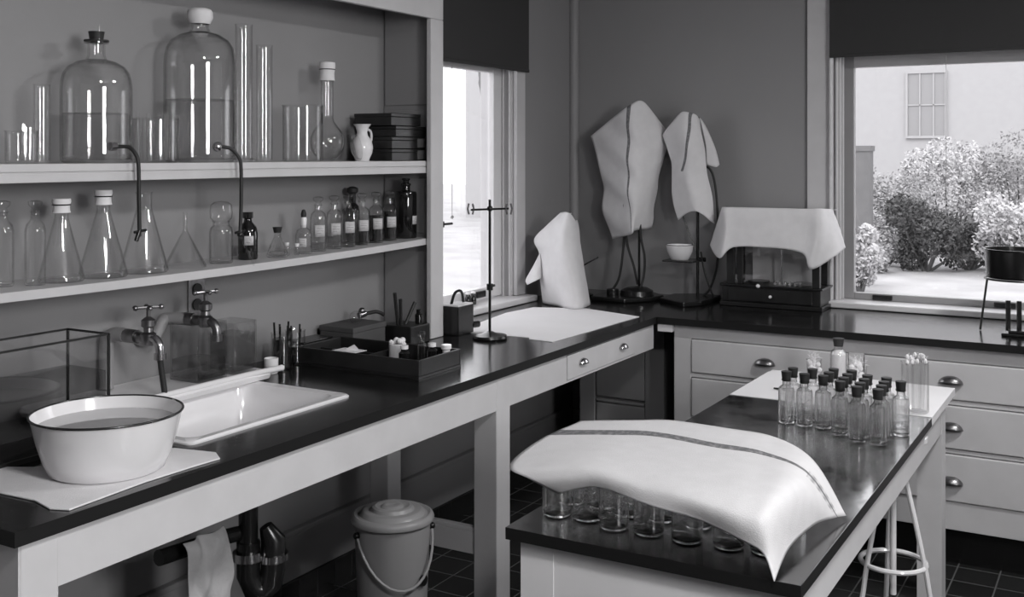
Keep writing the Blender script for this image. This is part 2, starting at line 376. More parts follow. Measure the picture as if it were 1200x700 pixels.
# worktop with a cut-out for the sink (x -2.42..-2.035, y 1.95..2.52)
top = MB()
for a in [(-2.648,-1.85,1.31,1.93),(-2.648,-1.85,2.54,5.248),(-2.035,-1.85,1.93,2.54),(-2.648,-2.44,1.93,2.54)]: top.topbox(*rb(*a,.87,.90))
top.build('worktop', ['black_top', 'edge'], b)
MB().box(*rb(-1.895,-1.868,1.33,3.648,.757,.87)).box(*rb(-1.895,-1.868,4.292,4.50,.757,.87)).box(*rb(-1.895,-1.868,3.648,4.292,.757,.765)).box(*rb(-1.895,-1.868,3.648,4.292,.862,.87)).build('apron', 'paint', b)
MB().box(*rb(-2.60,-1.895,1.33,1.352,.757,.87)).build('end_apron', 'paint', b)
dr = MB().box(*rb(-1.89,-1.864,3.652,4.288,.767,.860)).build('drawer', 'paint', b, bevel=.002)
def cup(cx, cy, cz, face='x', r=.034):
    """cup pull: quarter shell opening downwards"""
    m = MB(); n = 10; k = 6; vs = []; fs = []
    for i in range(n+1):
        a = PI*i/n
        for j in range(k+1):
            e = (PI/2)*j/k
            u = r*math.cos(a)*1.15; w = r*.75*math.sin(a)*math.cos(e); d = r*.75*math.sin(a)*math.sin(e)
            p = (d, u, w) if face == 'x' else (u, -d, w)
            vs.append((cx+p[0], cy+p[1], cz+p[2]))
    for i in range(n):
        for j in range(k): fs.append((i*(k+1)+j, (i+1)*(k+1)+j, (i+1)*(k+1)+j+1, i*(k+1)+j+1))
    m.add(vs, fs, 0, True)
    return m
for y in (3.777, 4.155):
    m = cup(-1.862+1.85, y-1.31, .812, 'x', .027); m.build('drawer_pull', 'nickel', dr, solid=.002)
def leg(x0,x1,y0,y1,top_z=.87): MB().box(*rb(x0,x1,y0,y1,0,top_z)).build('leg', 'paint', b, bevel=.004)
leg(-1.958,-1.866,1.333,1.42); leg(-1.958,-1.866,3.13,3.22); leg(-2.40,-2.32,3.13,3.21); leg(-2.62,-2.54,1.333,1.42)
MB().box(*rb(-2.32,-1.958,3.15,3.175,.248,.325)).box(*rb(-2.16,-1.958,3.15,3.175,.325,.34)).build('stretcher', 'paint', b, bevel=.002)

# cupboard under the corner
cc = thing('corner_cupboard', (-2.36,4.75,0), 'dark panelled cupboard in the knee space under the bench corner', 'cupboard')
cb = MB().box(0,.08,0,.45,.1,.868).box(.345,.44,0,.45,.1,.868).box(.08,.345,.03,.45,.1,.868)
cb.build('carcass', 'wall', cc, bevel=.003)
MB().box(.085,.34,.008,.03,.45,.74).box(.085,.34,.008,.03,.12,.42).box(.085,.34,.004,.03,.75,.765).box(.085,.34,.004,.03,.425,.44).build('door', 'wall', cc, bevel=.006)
pp = thing('wall_pipe', (-2.6,4.0,.5), 'pipe with a valve running along the wall under the bench', 'pipe')
MB().tube([(0,-.45,-.04),(0,.3,.0),(0,.7,.03)], .014).build('pipe', 'wall', pp)
MB().tube([(0,.0,-.02),(0,.0,.10)], .02).ball((0,0,-.012), .03).ball((0,.45,.01), .028).build('valve', 'wall', pp)

# sink set in the worktop
sk = thing('enamel_sink', (-2.24,2.235,.90), 'rectangular white enamelled sink set into the black bench top', 'sink')
def rrect(x0,x1,y0,y1,r,n=5):
    p = []
    for cx,cy,a0 in ((x1-r,y1-r,0),(x0+r,y1-r,PI/2),(x0+r,y0+r,PI),(x1-r,y0+r,1.5*PI)):
        for k in range(n+1): a = a0+PI/2*k/n; p.append((cx+r*math.cos(a), cy+r*math.sin(a)))
    return p
def loft(mb, loops, mi=0, cap0=False, cap1=True):
    n = len(loops[0][0]); vs = []; fs = []
    for pts, z in loops: vs += [(x,y,z) for x,y in pts]
    for i in range(len(loops)-1):
        for k in range(n): fs.append((i*n+k, i*n+(k+1)%n, (i+1)*n+(k+1)%n, (i+1)*n+k))
    if cap0: fs.append(tuple(range(n-1,-1,-1)))
    if cap1: fs.append(tuple(range((len(loops)-1)*n, len(loops)*n)))
    mb.add(vs, fs, mi, True); return mb
sb = loft(MB(), [(rrect(-.215,.213,-.315,.315,.02),-.012),(rrect(-.218,.216,-.318,.318,.022),.004),(rrect(-.212,.21,-.312,.312,.02),.009),(rrect(-.185,.185,-.285,.285,.04),.007),
              (rrect(-.178,.178,-.278,.278,.045),-.004),(rrect(-.165,.165,-.262,.262,.05),-.13),(rrect(-.14,.14,-.235,.235,.05),-.15)])
sb.build('basin', 'enamel', sk)
MB().lathe([(0,-.146),(.03,-.146),(.034,-.148)], 16).build('drain', 'nickel', sk)
fl = thing('drainboard', (-2.515,2.245,.910), 'raised white enamel ledge with rounded end behind the sink', 'drainboard')
loft(MB(), [(rrect(-.13,.125,-.37,.37,.03),.0),(rrect(-.13,.13,-.375,.375,.035),.014),(rrect(-.13,.122,-.368,.368,.032),.022),(rrect(-.12,.105,-.35,.35,.03),.021)], cap0=True).build('ledge', 'enamel', fl)
# rolled front lip ending in a rounded bar
MB().tube([(.118,-.36,.026),(.118,.25,.026),(.128,.40,.024)], [.009,.009,.010], 10).ball((.128,.402,.024), .0105).build('lip', 'enamel', fl)

# trap under the sink
tr = thing('sink_trap', (-2.25,2.354,.36), 'dark metal trap with bright highlights under the sink', 'pipe')
MB().tube([(0,0,.385),(0,0,.12)], .028, 16).build('down_pipe', 'black', tr)
MB().tube([(.0,0,.13),(.0,0,.03),(.012,.012,-.01),(.03,.03,-.02),(.045,.045,.0),(.05,.05,.05),(.05,.05,.13),(.035,.035,.17)], [.034,.034,.035,.035,.035,.036,.036,.02], 16).build('bend', M_['black'], tr)
MB().lathe([(.0,-.012),(.045,-.012),(.045,.012),(0,.012)], 16, (0,0,.09)).lathe([(0,-.01),(.045,-.01),(.045,.01),(0,.01)], 16, (.05,.05,.08)).build('union_nut', 'nickel', tr)
MB().tube([(-.02,-.02,.155),(-.03,-.09,.16),(-.04,-.30,.17)], .022, 12).build('waste_pipe', 'black', tr)

# rag over the pipe
rg = MB(); rows = []
for j, t in enumerate([0,.2,.4,.6,.8,1]):
    y = 2.09+t*.16
    w = .012*math.sin(j*2.3)
    rows.append([(-2.235+w,y,.568),(-2.215+w*1.3,y,.54),(-2.212-w,y-.004,.45),(-2.21+w*1.6,y-.012+.02*t,.37),(-2.212-w,y-.03*(1-t),.27)])
patch(rg, rows, 6, .006, 3)
tag(rg.build('rag', 'rag', solid=.003), 'limp pale rag hanging over the waste pipe under the sink', 'rag')

# waste pail
wb = thing('waste_pail', (-2.168,2.95,0), 'grey lidded enamel pail with bail handle under the bench', 'pail')
MB().lathe([(0,0),(.108,0),(.112,.01),(.128,.40),(.0,.40)], 32).build('body', 'bin', wb)
MB().lathe([(.128,.392),(.139,.395),(.141,.405),(.136,.415),(.128,.419),(.118,.414),(.110,.416),(.102,.428),(.094,.431),(.080,.428),(.074,.430),(.068,.440),(.058,.443),(.048,.438),(.040,.438),(.034,.444),(.022,.446),(.014,.442),(0,.442)], 32).build('lid', 'bin', wb)
hd = [(.135*math.cos(a)*(1.0)*0.75+.135*.0, .135*math.sin(a), .34) for a in (0,)]
# bail hanging on the front, from ear to ear
ear = [Vector((.133*math.cos(math.radians(q)), .133*math.sin(math.radians(q)), .365)) for q in (-115, 40)]
bail = []
for i in range(17):
    t = i/16; q = math.radians(-115+155*t); r = .133+.012*math.sin(PI*t); bail.append((r*math.cos(q), r*math.sin(q), .365-.16*math.sin(PI*t)))
MB().tube(bail, .0045, 8).build('bail_handle', 'bin', wb)
for e in ear: MB().ball(e, .012).build('ear', 'black', wb)
MB().lathe([(0,.134),(.018,.134),(.018,.1245),(0,.1245)], 16, M=Matrix.Rotation(math.radians(-2), 4, 'Z') @ Matrix.Translation((0,0,.215)) @ Matrix.Rotation(PI/2, 4, 'Y')).build('badge', 'black', wb)

# ================================================================== WALL CUPBOARD WITH SHELVES
cu = thing('open_wall_cupboard', (-2.65,1.0,.90), 'tall open-fronted painted wall cupboard with two shelves over the left bench', 'cupboard')
def rc(x0,x1,y0,y1,z0,z1): return (x0+2.65, x1+2.65, y0-1.0, y1-1.0, z0-.9, z1-.9)
MB().box(*rc(-2.648,-2.405,3.545,3.578,.901,2.3)).build('end_panel', 'wall', cu)
MB().box(*rc(-2.64,-2.42,3.539,3.545,.92,1.24)).box(*rc(-2.64,-2.42,3.539,3.545,1.31,1.53)).box(*rc(-2.64,-2.42,3.539,3.545,1.61,1.80)).box(*rc(-2.64,-2.42,3.539,3.545,1.82,2.25)).build('end_panel_boards', 'wall', cu, bevel=.003)
MB().box(*rc(-2.405,-2.382,3.495,3.582,.901,2.155)).build('corner_stile', 'paint', cu, bevel=.004)
MB().box(*rc(-2.405,-2.382,1.0,3.582,2.155,2.27)).build('header', 'paint', cu, bevel=.004)
cn = MB()
cn.box(*rc(-2.648,-2.345,1.0,3.615,2.245,2.285)).build('cornice', 'paint', cu, bevel=.012)
MB().box(*rc(-2.648,-2.39,1.0,3.60,2.27,2.3)).build('top_board', 'paint', cu)
def zs(y):   # the long lower shelf sags in the middle
    t = (y-1.67)/1.86
    return 1.281+(.013)*t-.055*t*(1-t)*.75 if t > 0 else 1.281+.02*(-t)
us = MB().box(*rc(-2.648,-2.41,1.0,3.545,1.577,1.598)).box(*rc(-2.648,-2.41,1.0,3.545,1.55,1.573)).box(*rc(-2.64,-2.415,1.0,3.545,1.572,1.578))
us.build('shelf', 'paint', cu, bevel=.0015)
ls = MB(); N = 26; vs = []; fs = []
for i in range(N+1):
    y = 1.0+2.545*i/N; z = zs(y)
    vs += [(.002,y-1,z-.9),(.24,y-1,z-.9),(.24,y-1,z-.924),(.002,y-1,z-.924)]
for i in range(N):
    for k in range(4): fs.append((i*4+k, i*4+(k+1)%4, i*4+4+(k+1)%4, i*4+4+k))
fs += [(3,2,1,0),(N*4,N*4+1,N*4+2,N*4+3)]
ls.add(vs, [f[::-1] for f in fs]); ls.build('shelf', 'paint', cu)

# ---- glassware helpers
def vessel(prof, th=.0025):
    """outer profile bottom->top, returns closed double-walled profile"""
    P = [prof[0]]
    for (r0, z0), (r1, z1) in zip(prof[:-1], prof[1:]):
        L = math.hypot(r1-r0, z1-z0)
        if L > .024: P += [(r0+(r1-r0)*q, z0+(z1-z0)*q) for q in (.006/L, 1-.006/L)]
        P.append((r1, z1))
    prof = P
    inner = [(max(r-th, 0.0005), z+(th*2 if i < 2 else 0)) for i, (r, z) in enumerate(prof) if r > 0]
    return [(0, prof[0][1])]+[p for p in prof if p[0] > 0]+inner[::-1]+[(0, inner[0][1])]
def cyl_glass(name, loc, r, h, label, cat, m='glass', group=None, liquid=0, lm='water'):
    t = thing(name, loc, label, cat, group)
    MB().lathe(vessel([(r*.93,0),(r,.004),(r,h-.004),(r*1.05,h)]), 24).build('vessel', m, t)
    if liquid: MB().lathe([(0,.006),(r-.004,.006),(r-.004,liquid),(0,liquid)], 24).build('liquid', lm, t)
    return t
ZU = 1.5985
# carboys
def carboy(y, r, hs, hn, ht, liq, label, x=-2.525):
    t = thing('carboy', (x,y,ZU), label, 'bottle', 'large carboys on the upper shelf')
    k = r*.27
    prof = [(r*.90,0),(r*.98,.006),(r,.02),(r,hs-.02),(r*.985,hs),(r*.93,hs+(hn-hs)*.38),(r*.80,hs+(hn-hs)*.68),(r*.55,hs+(hn-hs)*.9),(k*1.1,hn),(k*.9,hn+.012),(k*.9,ht-.012),(k*1.25,ht-.01),(k*1.25,ht)]
    MB().lathe(vessel(prof, .004), 36).build('bottle', 'thick', t)
    MB().lathe([(0,.009),(r-.007,.009),(r-.006,.02),(r-.006,liq),(0,liq)], 36).build('liquid', 'water', t)
    return t
c1 = carboy(2.043,.096,.225,.29,.345,.138,'squat round-shouldered glass carboy with a black stopper on the upper shelf')
MB().lathe([(0,.335),(.017,.335),(.022,.368),(.0,.368)], 16).lathe([(0,.340),(.034,.340),(.034,.344),(0,.344)], 16).build('stopper', 'cork', c1)
MB().tube([(.01,0,.36),(.012,0,.385)], .003).build('vent_tube', 'glass', c1)
c2 = carboy(2.43,.109,.325,.405,.46,.193,'taller glass carboy with a pale wrapped stopper on the upper shelf')
MB().lathe([(.031,.43),(.033,.435),(.04,.45),(.039,.468),(.034,.475),(.02,.48),(0,.482)], 14).build('wrapped_stopper', 'paper', c2)
# siphon hoses
def hose(pts, label, r=.0055, tipm='black'):
    t = thing('siphon_hose', pts[0], label, 'hose', 'siphon hoses')
    o = Vector(pts[0]); P = smooth_curve([Vector(p)-o for p in pts], 6)
    MB().tube(P, r, 10).build('hose', 'rubber', t)
    return t, P
t, P = hose([(-2.43,2.03,1.644),(-2.405,2.052,1.642),(-2.388,2.06,1.625),(-2.382,2.066,1.596),(-2.382,2.068,1.507),(-2.383,2.071,1.396)], 'black rubber hose hanging from the squat carboy over the shelf edge')
e = P[-1]; MB().tube([e+Vector((0,-.018,.012)), e+Vector((0,.022,.016))], .004).tube([e+Vector((0,.002,.02)), e+Vector((0,-.012,-.012))], .006).build('pinch_clamp', 'black', t)
MB().lathe([(0,0),(.011,0),(.012,.02),(0,.02)], 12, M=Matrix.Rotation(PI/2, 4, 'X')).build('spigot', 'nickel', t)
t, P = hose([(-2.415,2.40,1.646),(-2.395,2.43,1.64),(-2.38,2.451,1.61),(-2.378,2.457,1.573),(-2.378,2.457,1.468),(-2.378,2.452,1.377)], 'black rubber hose hanging from the tall carboy down past the glass jar')
e = P[-1]; MB().tube([e+Vector((0,-.02,.006)), e+Vector((0,.02,.012))], .004).ball(e, .009).build('pinch_clamp', 'black', t)
MB().tube([e, e+Vector((0,.03,-.05)), e+Vector((0,.06,-.10))], .003, 8).build('glass_tip', 'glass', t)
MB().ball((-.0,-.005,.0), .015).build('spigot', 'nickel', t)
# small things left of the carboy
cyl_glass('glass_cylinder', (-2.53,1.872,ZU), .0215, .21, 'narrow glass cylinder left of the squat carboy', 'cylinder')
bk = cyl_glass('beaker', (-2.50,1.79,ZU), .04, .085, 'small beaker of glass tubes at the left end of the upper shelf', 'beaker')
def tubes(parent, n, r, h, seed, m='glass', tr=.004):
    rnd = random.Random(seed)
    for _ in range(n):
        a = rnd.uniform(0, 2*PI); q = math.sqrt(rnd.random())*r; x, y = q*math.cos(a), q*math.sin(a)
        MB().tube([(x,y,.008),(x*1.06,y*1.06,h*rnd.uniform(.9,1.05))], tr, 8).build('glass_tube', m, parent)
tubes(bk, 6, .03, .10, 4)
bt = cyl_glass('beaker', (-2.515,2.245,ZU), .066, .13, 'beaker packed with glass tubes between the two carboys', 'beaker')
tubes(bt, 26, .056, .145, 5, tr=.0052)
cyl_glass('measuring_cylinder', (-2.535,2.632,ZU), .028, .45, 'tallest glass measuring cylinder right of the tall carboy', 'cylinder', group='tall cylinders')
MB().lathe([(.028,0),(.042,0),(.042,.006),(.028,.012)], 24).build('foot', 'glass', [o for o in C.objects if o.name.startswith('measuring_cylinder')][-1])
cyl_glass('measuring_cylinder', (-2.535,2.728,ZU), .027, .39, 'shorter glass measuring cylinder next to the wide glass beaker', 'cylinder', group='tall cylinders')
cyl_glass('beaker', (-2.525,2.91,ZU), .070, .196, 'wide empty glass beaker on the upper shelf', 'beaker', m='thick')
# round flask with paper cap
fk = thing('round_flask', (-2.545,3.065,ZU), 'round-bottomed long-necked flask with a tied paper cap', 'flask')
prof = [(.02,0)]+[(.062*math.sin(a), .06-.062*math.cos(a)) for a in [PI*k/12 for k in range(2,10)]]+[(.026,.125),(.0225,.15),(.0225,.33),(.026,.335)]
MB().lathe(vessel([(r,z*1.15) if z < .13 else (r, z+.01) for r,z in prof]), 28).build('bulb_and_neck', 'thick', fk)
capo = MB().lathe([(.029,.292),(.027,.30),(.026,.32),(.030,.345),(.029,.358),(0,.362)], 16).build('paper_cap', 'paper', fk)
MB().tube([(.0275*math.cos(2*PI*k/16), .0275*math.sin(2*PI*k/16), .333) for k in range(16)], .002, 6, closed=True).build('string', 'black', capo)
# leaning glass dish and small vase
gd = thing('glass_dish', (-2.443,3.085,ZU), 'round glass dish leaning in front of the round flask', 'dish')
MB().lathe([(0,0),(.03,.0),(.043,.006),(.047,.020),(.044,.020),(.040,.009),(.03,.004),(0,.004)], 28, M=Matrix.Translation((0,0,.047)) @ Matrix.Rotation(math.radians(55), 4, 'Z') @ Matrix.Rotation(math.radians(80), 4, 'Y')).build('dish', 'thick', gd)
vs_ = thing('porcelain_jug', (-2.515,3.232,ZU), 'small white jug with flared lip beside the stacked boxes', 'jug')
MB().lathe([(0,0),(.026,0),(.028,.008),(.038,.03),(.041,.052),(.036,.075),(.022,.095),(.019,.108),(.026,.128),(.034,.138),(.030,.138),(.017,.112),(.02,.09),(.03,.06),(0,.01)], 24).build('jug_body', 'porcelain', vs_)
MB().tube(smooth_curve([(-.0,.03,.12),(0,.052,.11),(0,.055,.08),(0,.036,.06)]), .005, 8).build('handle', 'porcelain', vs_)
# stacked boxes
zz = ZU
for i, (y0,y1,h,lab) in enumerate([(3.31,3.535,.046,'dark wooden slide box with a pale end label, bottom of the stack'),(3.31,3.535,.046,'dark slide box with a pale end label, second from the bottom of the stack'),
                               (3.335,3.535,.042,'dark slide box without label, second from the top of the stack'),(3.305,3.50,.048,'dark slide box sitting crooked on top of the stack')]):
    t = thing('slide_box', (-2.52,(y0+y1)/2,zz), lab, 'box', 'slide boxes stacked on the upper shelf'); w = (y1-y0)/2
    MB().box(-.09,.085,-w,w,.0005,h*.7).build('box_base', 'darkwood', t, bevel=.002)
    MB().box(-.091,.086,-w-.001,w-.001 if i<3 else w,h*.7,h-.0005).build('lid', 'darkwood', t, bevel=.002)
    if i < 2: MB().box(.0855,.0875,w-.06,w-.004,.006,h-.006).build('end_label', 'greybox', t)
    zz += h

# ---- lower shelf
def on(y, x=-2.52): return (x, y, zs(y)+.0006)
for y, x, lab in [(1.765,-2.54,'clear narrow reagent bottle with flat stopper at the left end of the lower shelf'),(1.83,-2.50,'clear narrow reagent bottle with flat stopper next to the smallest conical flask')]:
    t = thing('reagent_bottle', on(y, x), lab, 'bottle', 'narrow clear bottles on the lower shelf')
    MB().lathe(vessel([(.024,0),(.026,.005),(.026,.145),(.022,.16),(.012,.172),(.011,.19),(.015,.193)]), 20).build('bottle', 'glass', t)
    MB().lathe([(0,.183),(.009,.183),(.011,.196),(.008,.202),(.017,.21),(.018,.219),(.008,.222),(0,.222)], 14).build('stopper', 'thick', t)
def erlen(y, r, h, label, cap=None, x=-2.52, k=.018, m='glass', liquid=0):
    t = thing('conical_flask', on(y, x), label, 'flask', 'conical flasks on the lower shelf')
    MB().lathe(vessel([(r*.93,0),(r,.006),(r*.98,.014),(k,h*.80),(k,h*.97),(k*1.15,h)]), 28).build('flask', m, t)
    if cap == 'paper':
        o = MB().lathe([(k*1.35,h*.865),(k*1.25,h*.89),(k*1.2,h*.95),(k*1.4,h*1.0),(k*1.35,h*1.04),(0,h*1.045)], 12).build('paper_cap', 'paper', t)
        MB().tube([(k*1.28*math.cos(2*PI*q/14), k*1.28*math.sin(2*PI*q/14), h*.965) for q in range(14)], .0018, 6, closed=True).build('string', 'black', o)
    if cap == 'black': MB().lathe([(0,h*.96),(k*.95,h*.96),(k*1.35,h*1.18),(0,h*1.18)], 14).build('stopper', 'cork', t)
    if liquid: MB().lathe([(0,.006),(r-.005,.008),(r-.008-liquid*.2,liquid),(0,liquid)], 24).build('liquid', 'water', t)
    return t
erlen(1.925,.060,.215,'conical flask with a tied paper cap, leftmost and smallest of the capped pair','paper')
erlen(2.062,.067,.235,'larger conical flask with a tied paper cap, second conical flask from the left','paper')
erlen(2.207,.069,.235,'open conical flask behind the hanging hose with no cap', None, k=.022)
fn = thing('glass_funnel', on(2.365), 'glass funnel standing upside down on its rim', 'funnel')
MB().lathe([(.062,0),(.064,.003),(.010,.108),(.0065,.115),(.0065,.168),(.0045,.168),(.0045,.114),(.009,.104),(.060,.002)], 28).build('funnel', 'thick', fn)
gj = thing('glass_jar', on(2.515), 'stoppered glass jar with a waisted neck and domed hollow stopper', 'jar')
MB().lathe(vessel([(.034,0),(.037,.005),(.037,.098),(.034,.112),(.026,.120),(.026,.130),(.031,.134)]), 24).build('jar', 'thick', gj)
MB().lathe([(0,.126),(.022,.126),(.025,.134),(.034,.142),(.036,.165),(.033,.185),(.022,.194),(0,.197)], 24).build('stopper', 'thick', gj)
db = thing('dark_bottle', on(2.645,-2.53), 'round-shouldered black bottle with a small white label beside the glass jar', 'bottle')
MB().lathe([(0,0),(.030,0),(.032,.005),(.032,.085),(.028,.105),(.014,.122),(.012,.132),(.017,.136),(.017,.155),(0,.156)], 24).build('bottle', 'darkglass', db)
def label_patch(parent, r, z0, z1, a0, a1, name='label'):
    m = MB(); n = 8; vs = []
    for i in range(n+1):
        a = a0+(a1-a0)*i/n; vs += [(r*math.cos(a), r*math.sin(a), z0), (r*math.cos(a), r*math.sin(a), z1)]
    m.add(vs, [(2*i,2*i+2,2*i+3,2*i+1) for i in range(n)], 0, True)
    o = m.build(name, 'label', parent, solid=.0008)
    ln = MB()                                   # illegible written lines
    for k in range(3):
        z = z0+(z1-z0)*(.3+.2*k); q0, q1 = a0+(a1-a0)*.2, a0+(a1-a0)*(.8 if k else .6)
        P = [(r*1.012*math.cos(q0+(q1-q0)*i/8), r*1.012*math.sin(q0+(q1-q0)*i/8), z+.0008*math.sin(i*2.4+k)) for i in range(9)]
        ln.tube(P, .00045, 4)
    ln.build('writing', 'black', o)
LA = math.radians(-62)   # direction towards the room
label_patch(db, .0330, .048, .078, LA-.1, LA+.85)
sf = erlen(2.742,.036,.085,'small conical flask with a tall black rubber stopper','black',x=-2.49,k=.012,liquid=.02)
for i, (y, x, hh, lab) in enumerate([(2.80,-2.50,.032,'tiny glass vial behind the small stoppered flask'),(2.822,-2.475,.028,'tiny glass vial in front of the dropper bottle')]):
    t = thing('vial', on(y, x), lab, 'vial', 'tiny vials'); MB().lathe(vessel([(.009,0),(.010,.002),(.010,hh),(.008,hh+.004)], .001), 12).build('vial', 'glass', t)
    MB().lathe([(0,hh),(.007,hh),(.008,hh+.012),(0,hh+.012)], 10).build('cap', 'porcelain', t)
dp = thing('dropper_bottle', on(2.868,-2.485), 'short labelled dropper bottle with a black rubber teat', 'bottle')
MB().lathe(vessel([(.027,0),(.029,.004),(.029,.066),(.024,.08),(.012,.09),(.012,.10)]), 22).build('bottle', 'glass', dp)
MB().lathe([(0,.09),(.009,.09),(.011,.12),(.008,.128),(0,.128)], 12).build('glass_collar', 'porcelain', dp)
MB().lathe([(0,.126),(.009,.126),(.010,.137),(.006,.150),(0,.153)], 12).build('rubber_teat', 'cork', dp)
label_patch(dp, .0298, .025, .055, LA-.35, LA+.55)
def reagent(y, label, liq=0, lm='greyliquid', dark=False, x=-2.50, h=1.0, stop='thick'):
    t = thing('reagent_bottle', on(y, x), label, 'bottle', 'labelled reagent bottles in a row on the lower shelf')
    MB().lathe(vessel([(.026,0),(.028,.004),(.028,.118*h),(.025,.132*h),(.013,.142*h),(.012,.160*h),(.016,.163*h)]), 24).build('bottle', 'glass', t)
    if liq: MB().lathe([(0,.006),(.0245,.006),(.0245,liq),(0,liq)], 20).build('liquid', lm, t)
    MB().lathe([(0,.150*h),(.010,.150*h),(.012,.166*h),(.008,.172*h),(.018,.180*h),(.018,.188*h),(.008,.192*h),(0,.192*h)], 16).build('stopper', stop, t)
    label_patch(t, .0288, .052, .093, LA-.25, LA+1.15)
    return t
reagent(2.962,'clear empty-looking labelled bottle with flat glass stopper right of the dropper bottle',.03)
reagent(3.050,'clear labelled bottle a third full, second of the stoppered row',.045)
reagent(3.130,'clear labelled bottle nearly empty, third of the stoppered row',.02)
reagent(3.212,'labelled bottle with black liquid only in its lower half',.062,'darkliquid')
reagent(3.298,'labelled bottle of dark liquid with a clear patch near its foot',.105,'darkliquid')
reagent(3.385,'labelled bottle filled with dark liquid next to the large black bottle',.115,'darkliquid')
t = thing('dark_stoppered_bottle', on(3.275,-2.595), 'dark-stoppered bottle behind the row of labelled bottles', 'bottle')
MB().lathe([(0,0),(.026,0),(.028,.005),(.028,.12),(.022,.14),(.013,.15),(.013,.175),(0,.176)], 20).build('bottle', 'darkglass', t)
MB().lathe([(0,.172),(.012,.172),(.014,.185),(.022,.192),(.022,.205),(.010,.212),(0,.213)], 14).build('stopper', 'cork', t)
bb = thing('large_black_bottle', on(3.492,-2.50), 'large black square-shouldered bottle at the right end of the lower shelf', 'bottle')
MB().lathe([(0,0),(.040,0),(.043,.004),(.043,.175),(.040,.183),(.018,.187),(.0165,.19),(.0165,.205),(.020,.207),(.020,.214),(.012,.218),(.012,.226),(.016,.228),(.016,.235),(0,.236)], 28).build('bottle', 'darkglass', bb)
label_patch(bb, .0438, .055, .088, LA+.75, LA+1.5)

# ================================================================== LEFT BENCH, THINGS ON IT
# aquarium tank
aq = thing('glass_tank', (-2.325,1.70,.90), 'rectangular glass tank half full of water at the left end of the bench', 'tank')
def open_box(x0,x1,y0,y1,h,th): 
    m = MB(); m.box(x0,x1,y0,y1,0,th*1.6)
    for a in [(x0,x0+th,y0,y1),(x1-th,x1,y0,y1),(x0+th,x1-th,y0,y0+th),(x0+th,x1-th,y1-th,y1)]: m.box(*a,th*1.6,h)
    return m
open_box(-.078,.078,-.155,.155,.27,.004).build('glass_walls', 'tank', aq)
e = MB()
for x in (-.078,.078):
    for y in (-.155,.155): e.box(x-.0025,x+.0025,y-.003,y+.003,0,.27)
e.box(-.08,.08,-.158,.158,-.0,.012)
for y in (-.155,.155): e.box(-.078,.078,y-.0025,y+.0025,.266,.271)
for x in (-.078,.078): e.box(x-.0025,x+.0025,-.155,.155,.266,.271)
e.build('dark_edging', 'wood2', aq)
MB().box(-.073,.073,-.15,.15,.012,.178).build('water', 'tankwater', aq)
t = thing('white_tube', (-2.26,1.60,.90), '', 'x'); bpy.data.objects.remove(t)
# cloth under the pan
ck = [(-2.262,1.564),(-2.193,1.60),(-2.12,1.80),(-2.036,1.878),(-1.921,1.900),(-1.875,1.868),(-1.880,1.80),(-1.884,1.654),(-1.868,1.446),(-1.91,1.430),(-1.983,1.449),(-2.102,1.443),(-2.26,1.44)]
cl = MB().prism([(x+2.03,y-1.67) for x,y in ck], 0, .004)
tag(cl.build('folded_cloth', 'cloth', loc=(-2.03,1.67,.9003), bevel=.0015), 'flat white cloth spread under the enamel basin', 'cloth')
# basin
bs = thing('enamel_basin', (-2.032,1.674,.9045), 'large white enamel basin with a dark rim, filled with water', 'basin')
MB().lathe([(0,0),(.118,0),(.127,.005),(.138,.03),(.152,.075),(.161,.115),(.165,.130),(.163,.131),(.158,.115),(.149,.075),(.135,.032),(.122,.008),(0,.006)], 64).build('bowl', 'enamel', bs)
MB().tube([(.1655*math.cos(2*PI*k/64), .1655*math.sin(2*PI*k/64), .131) for k in range(64)], .0028, 8, closed=True).build('rim', 'enamel_rim', bs)
MB().lathe([(0,.102),(.1545,.102),(.1545,.104),(0,.104)], 64).build('water', 'basinwater', bs)
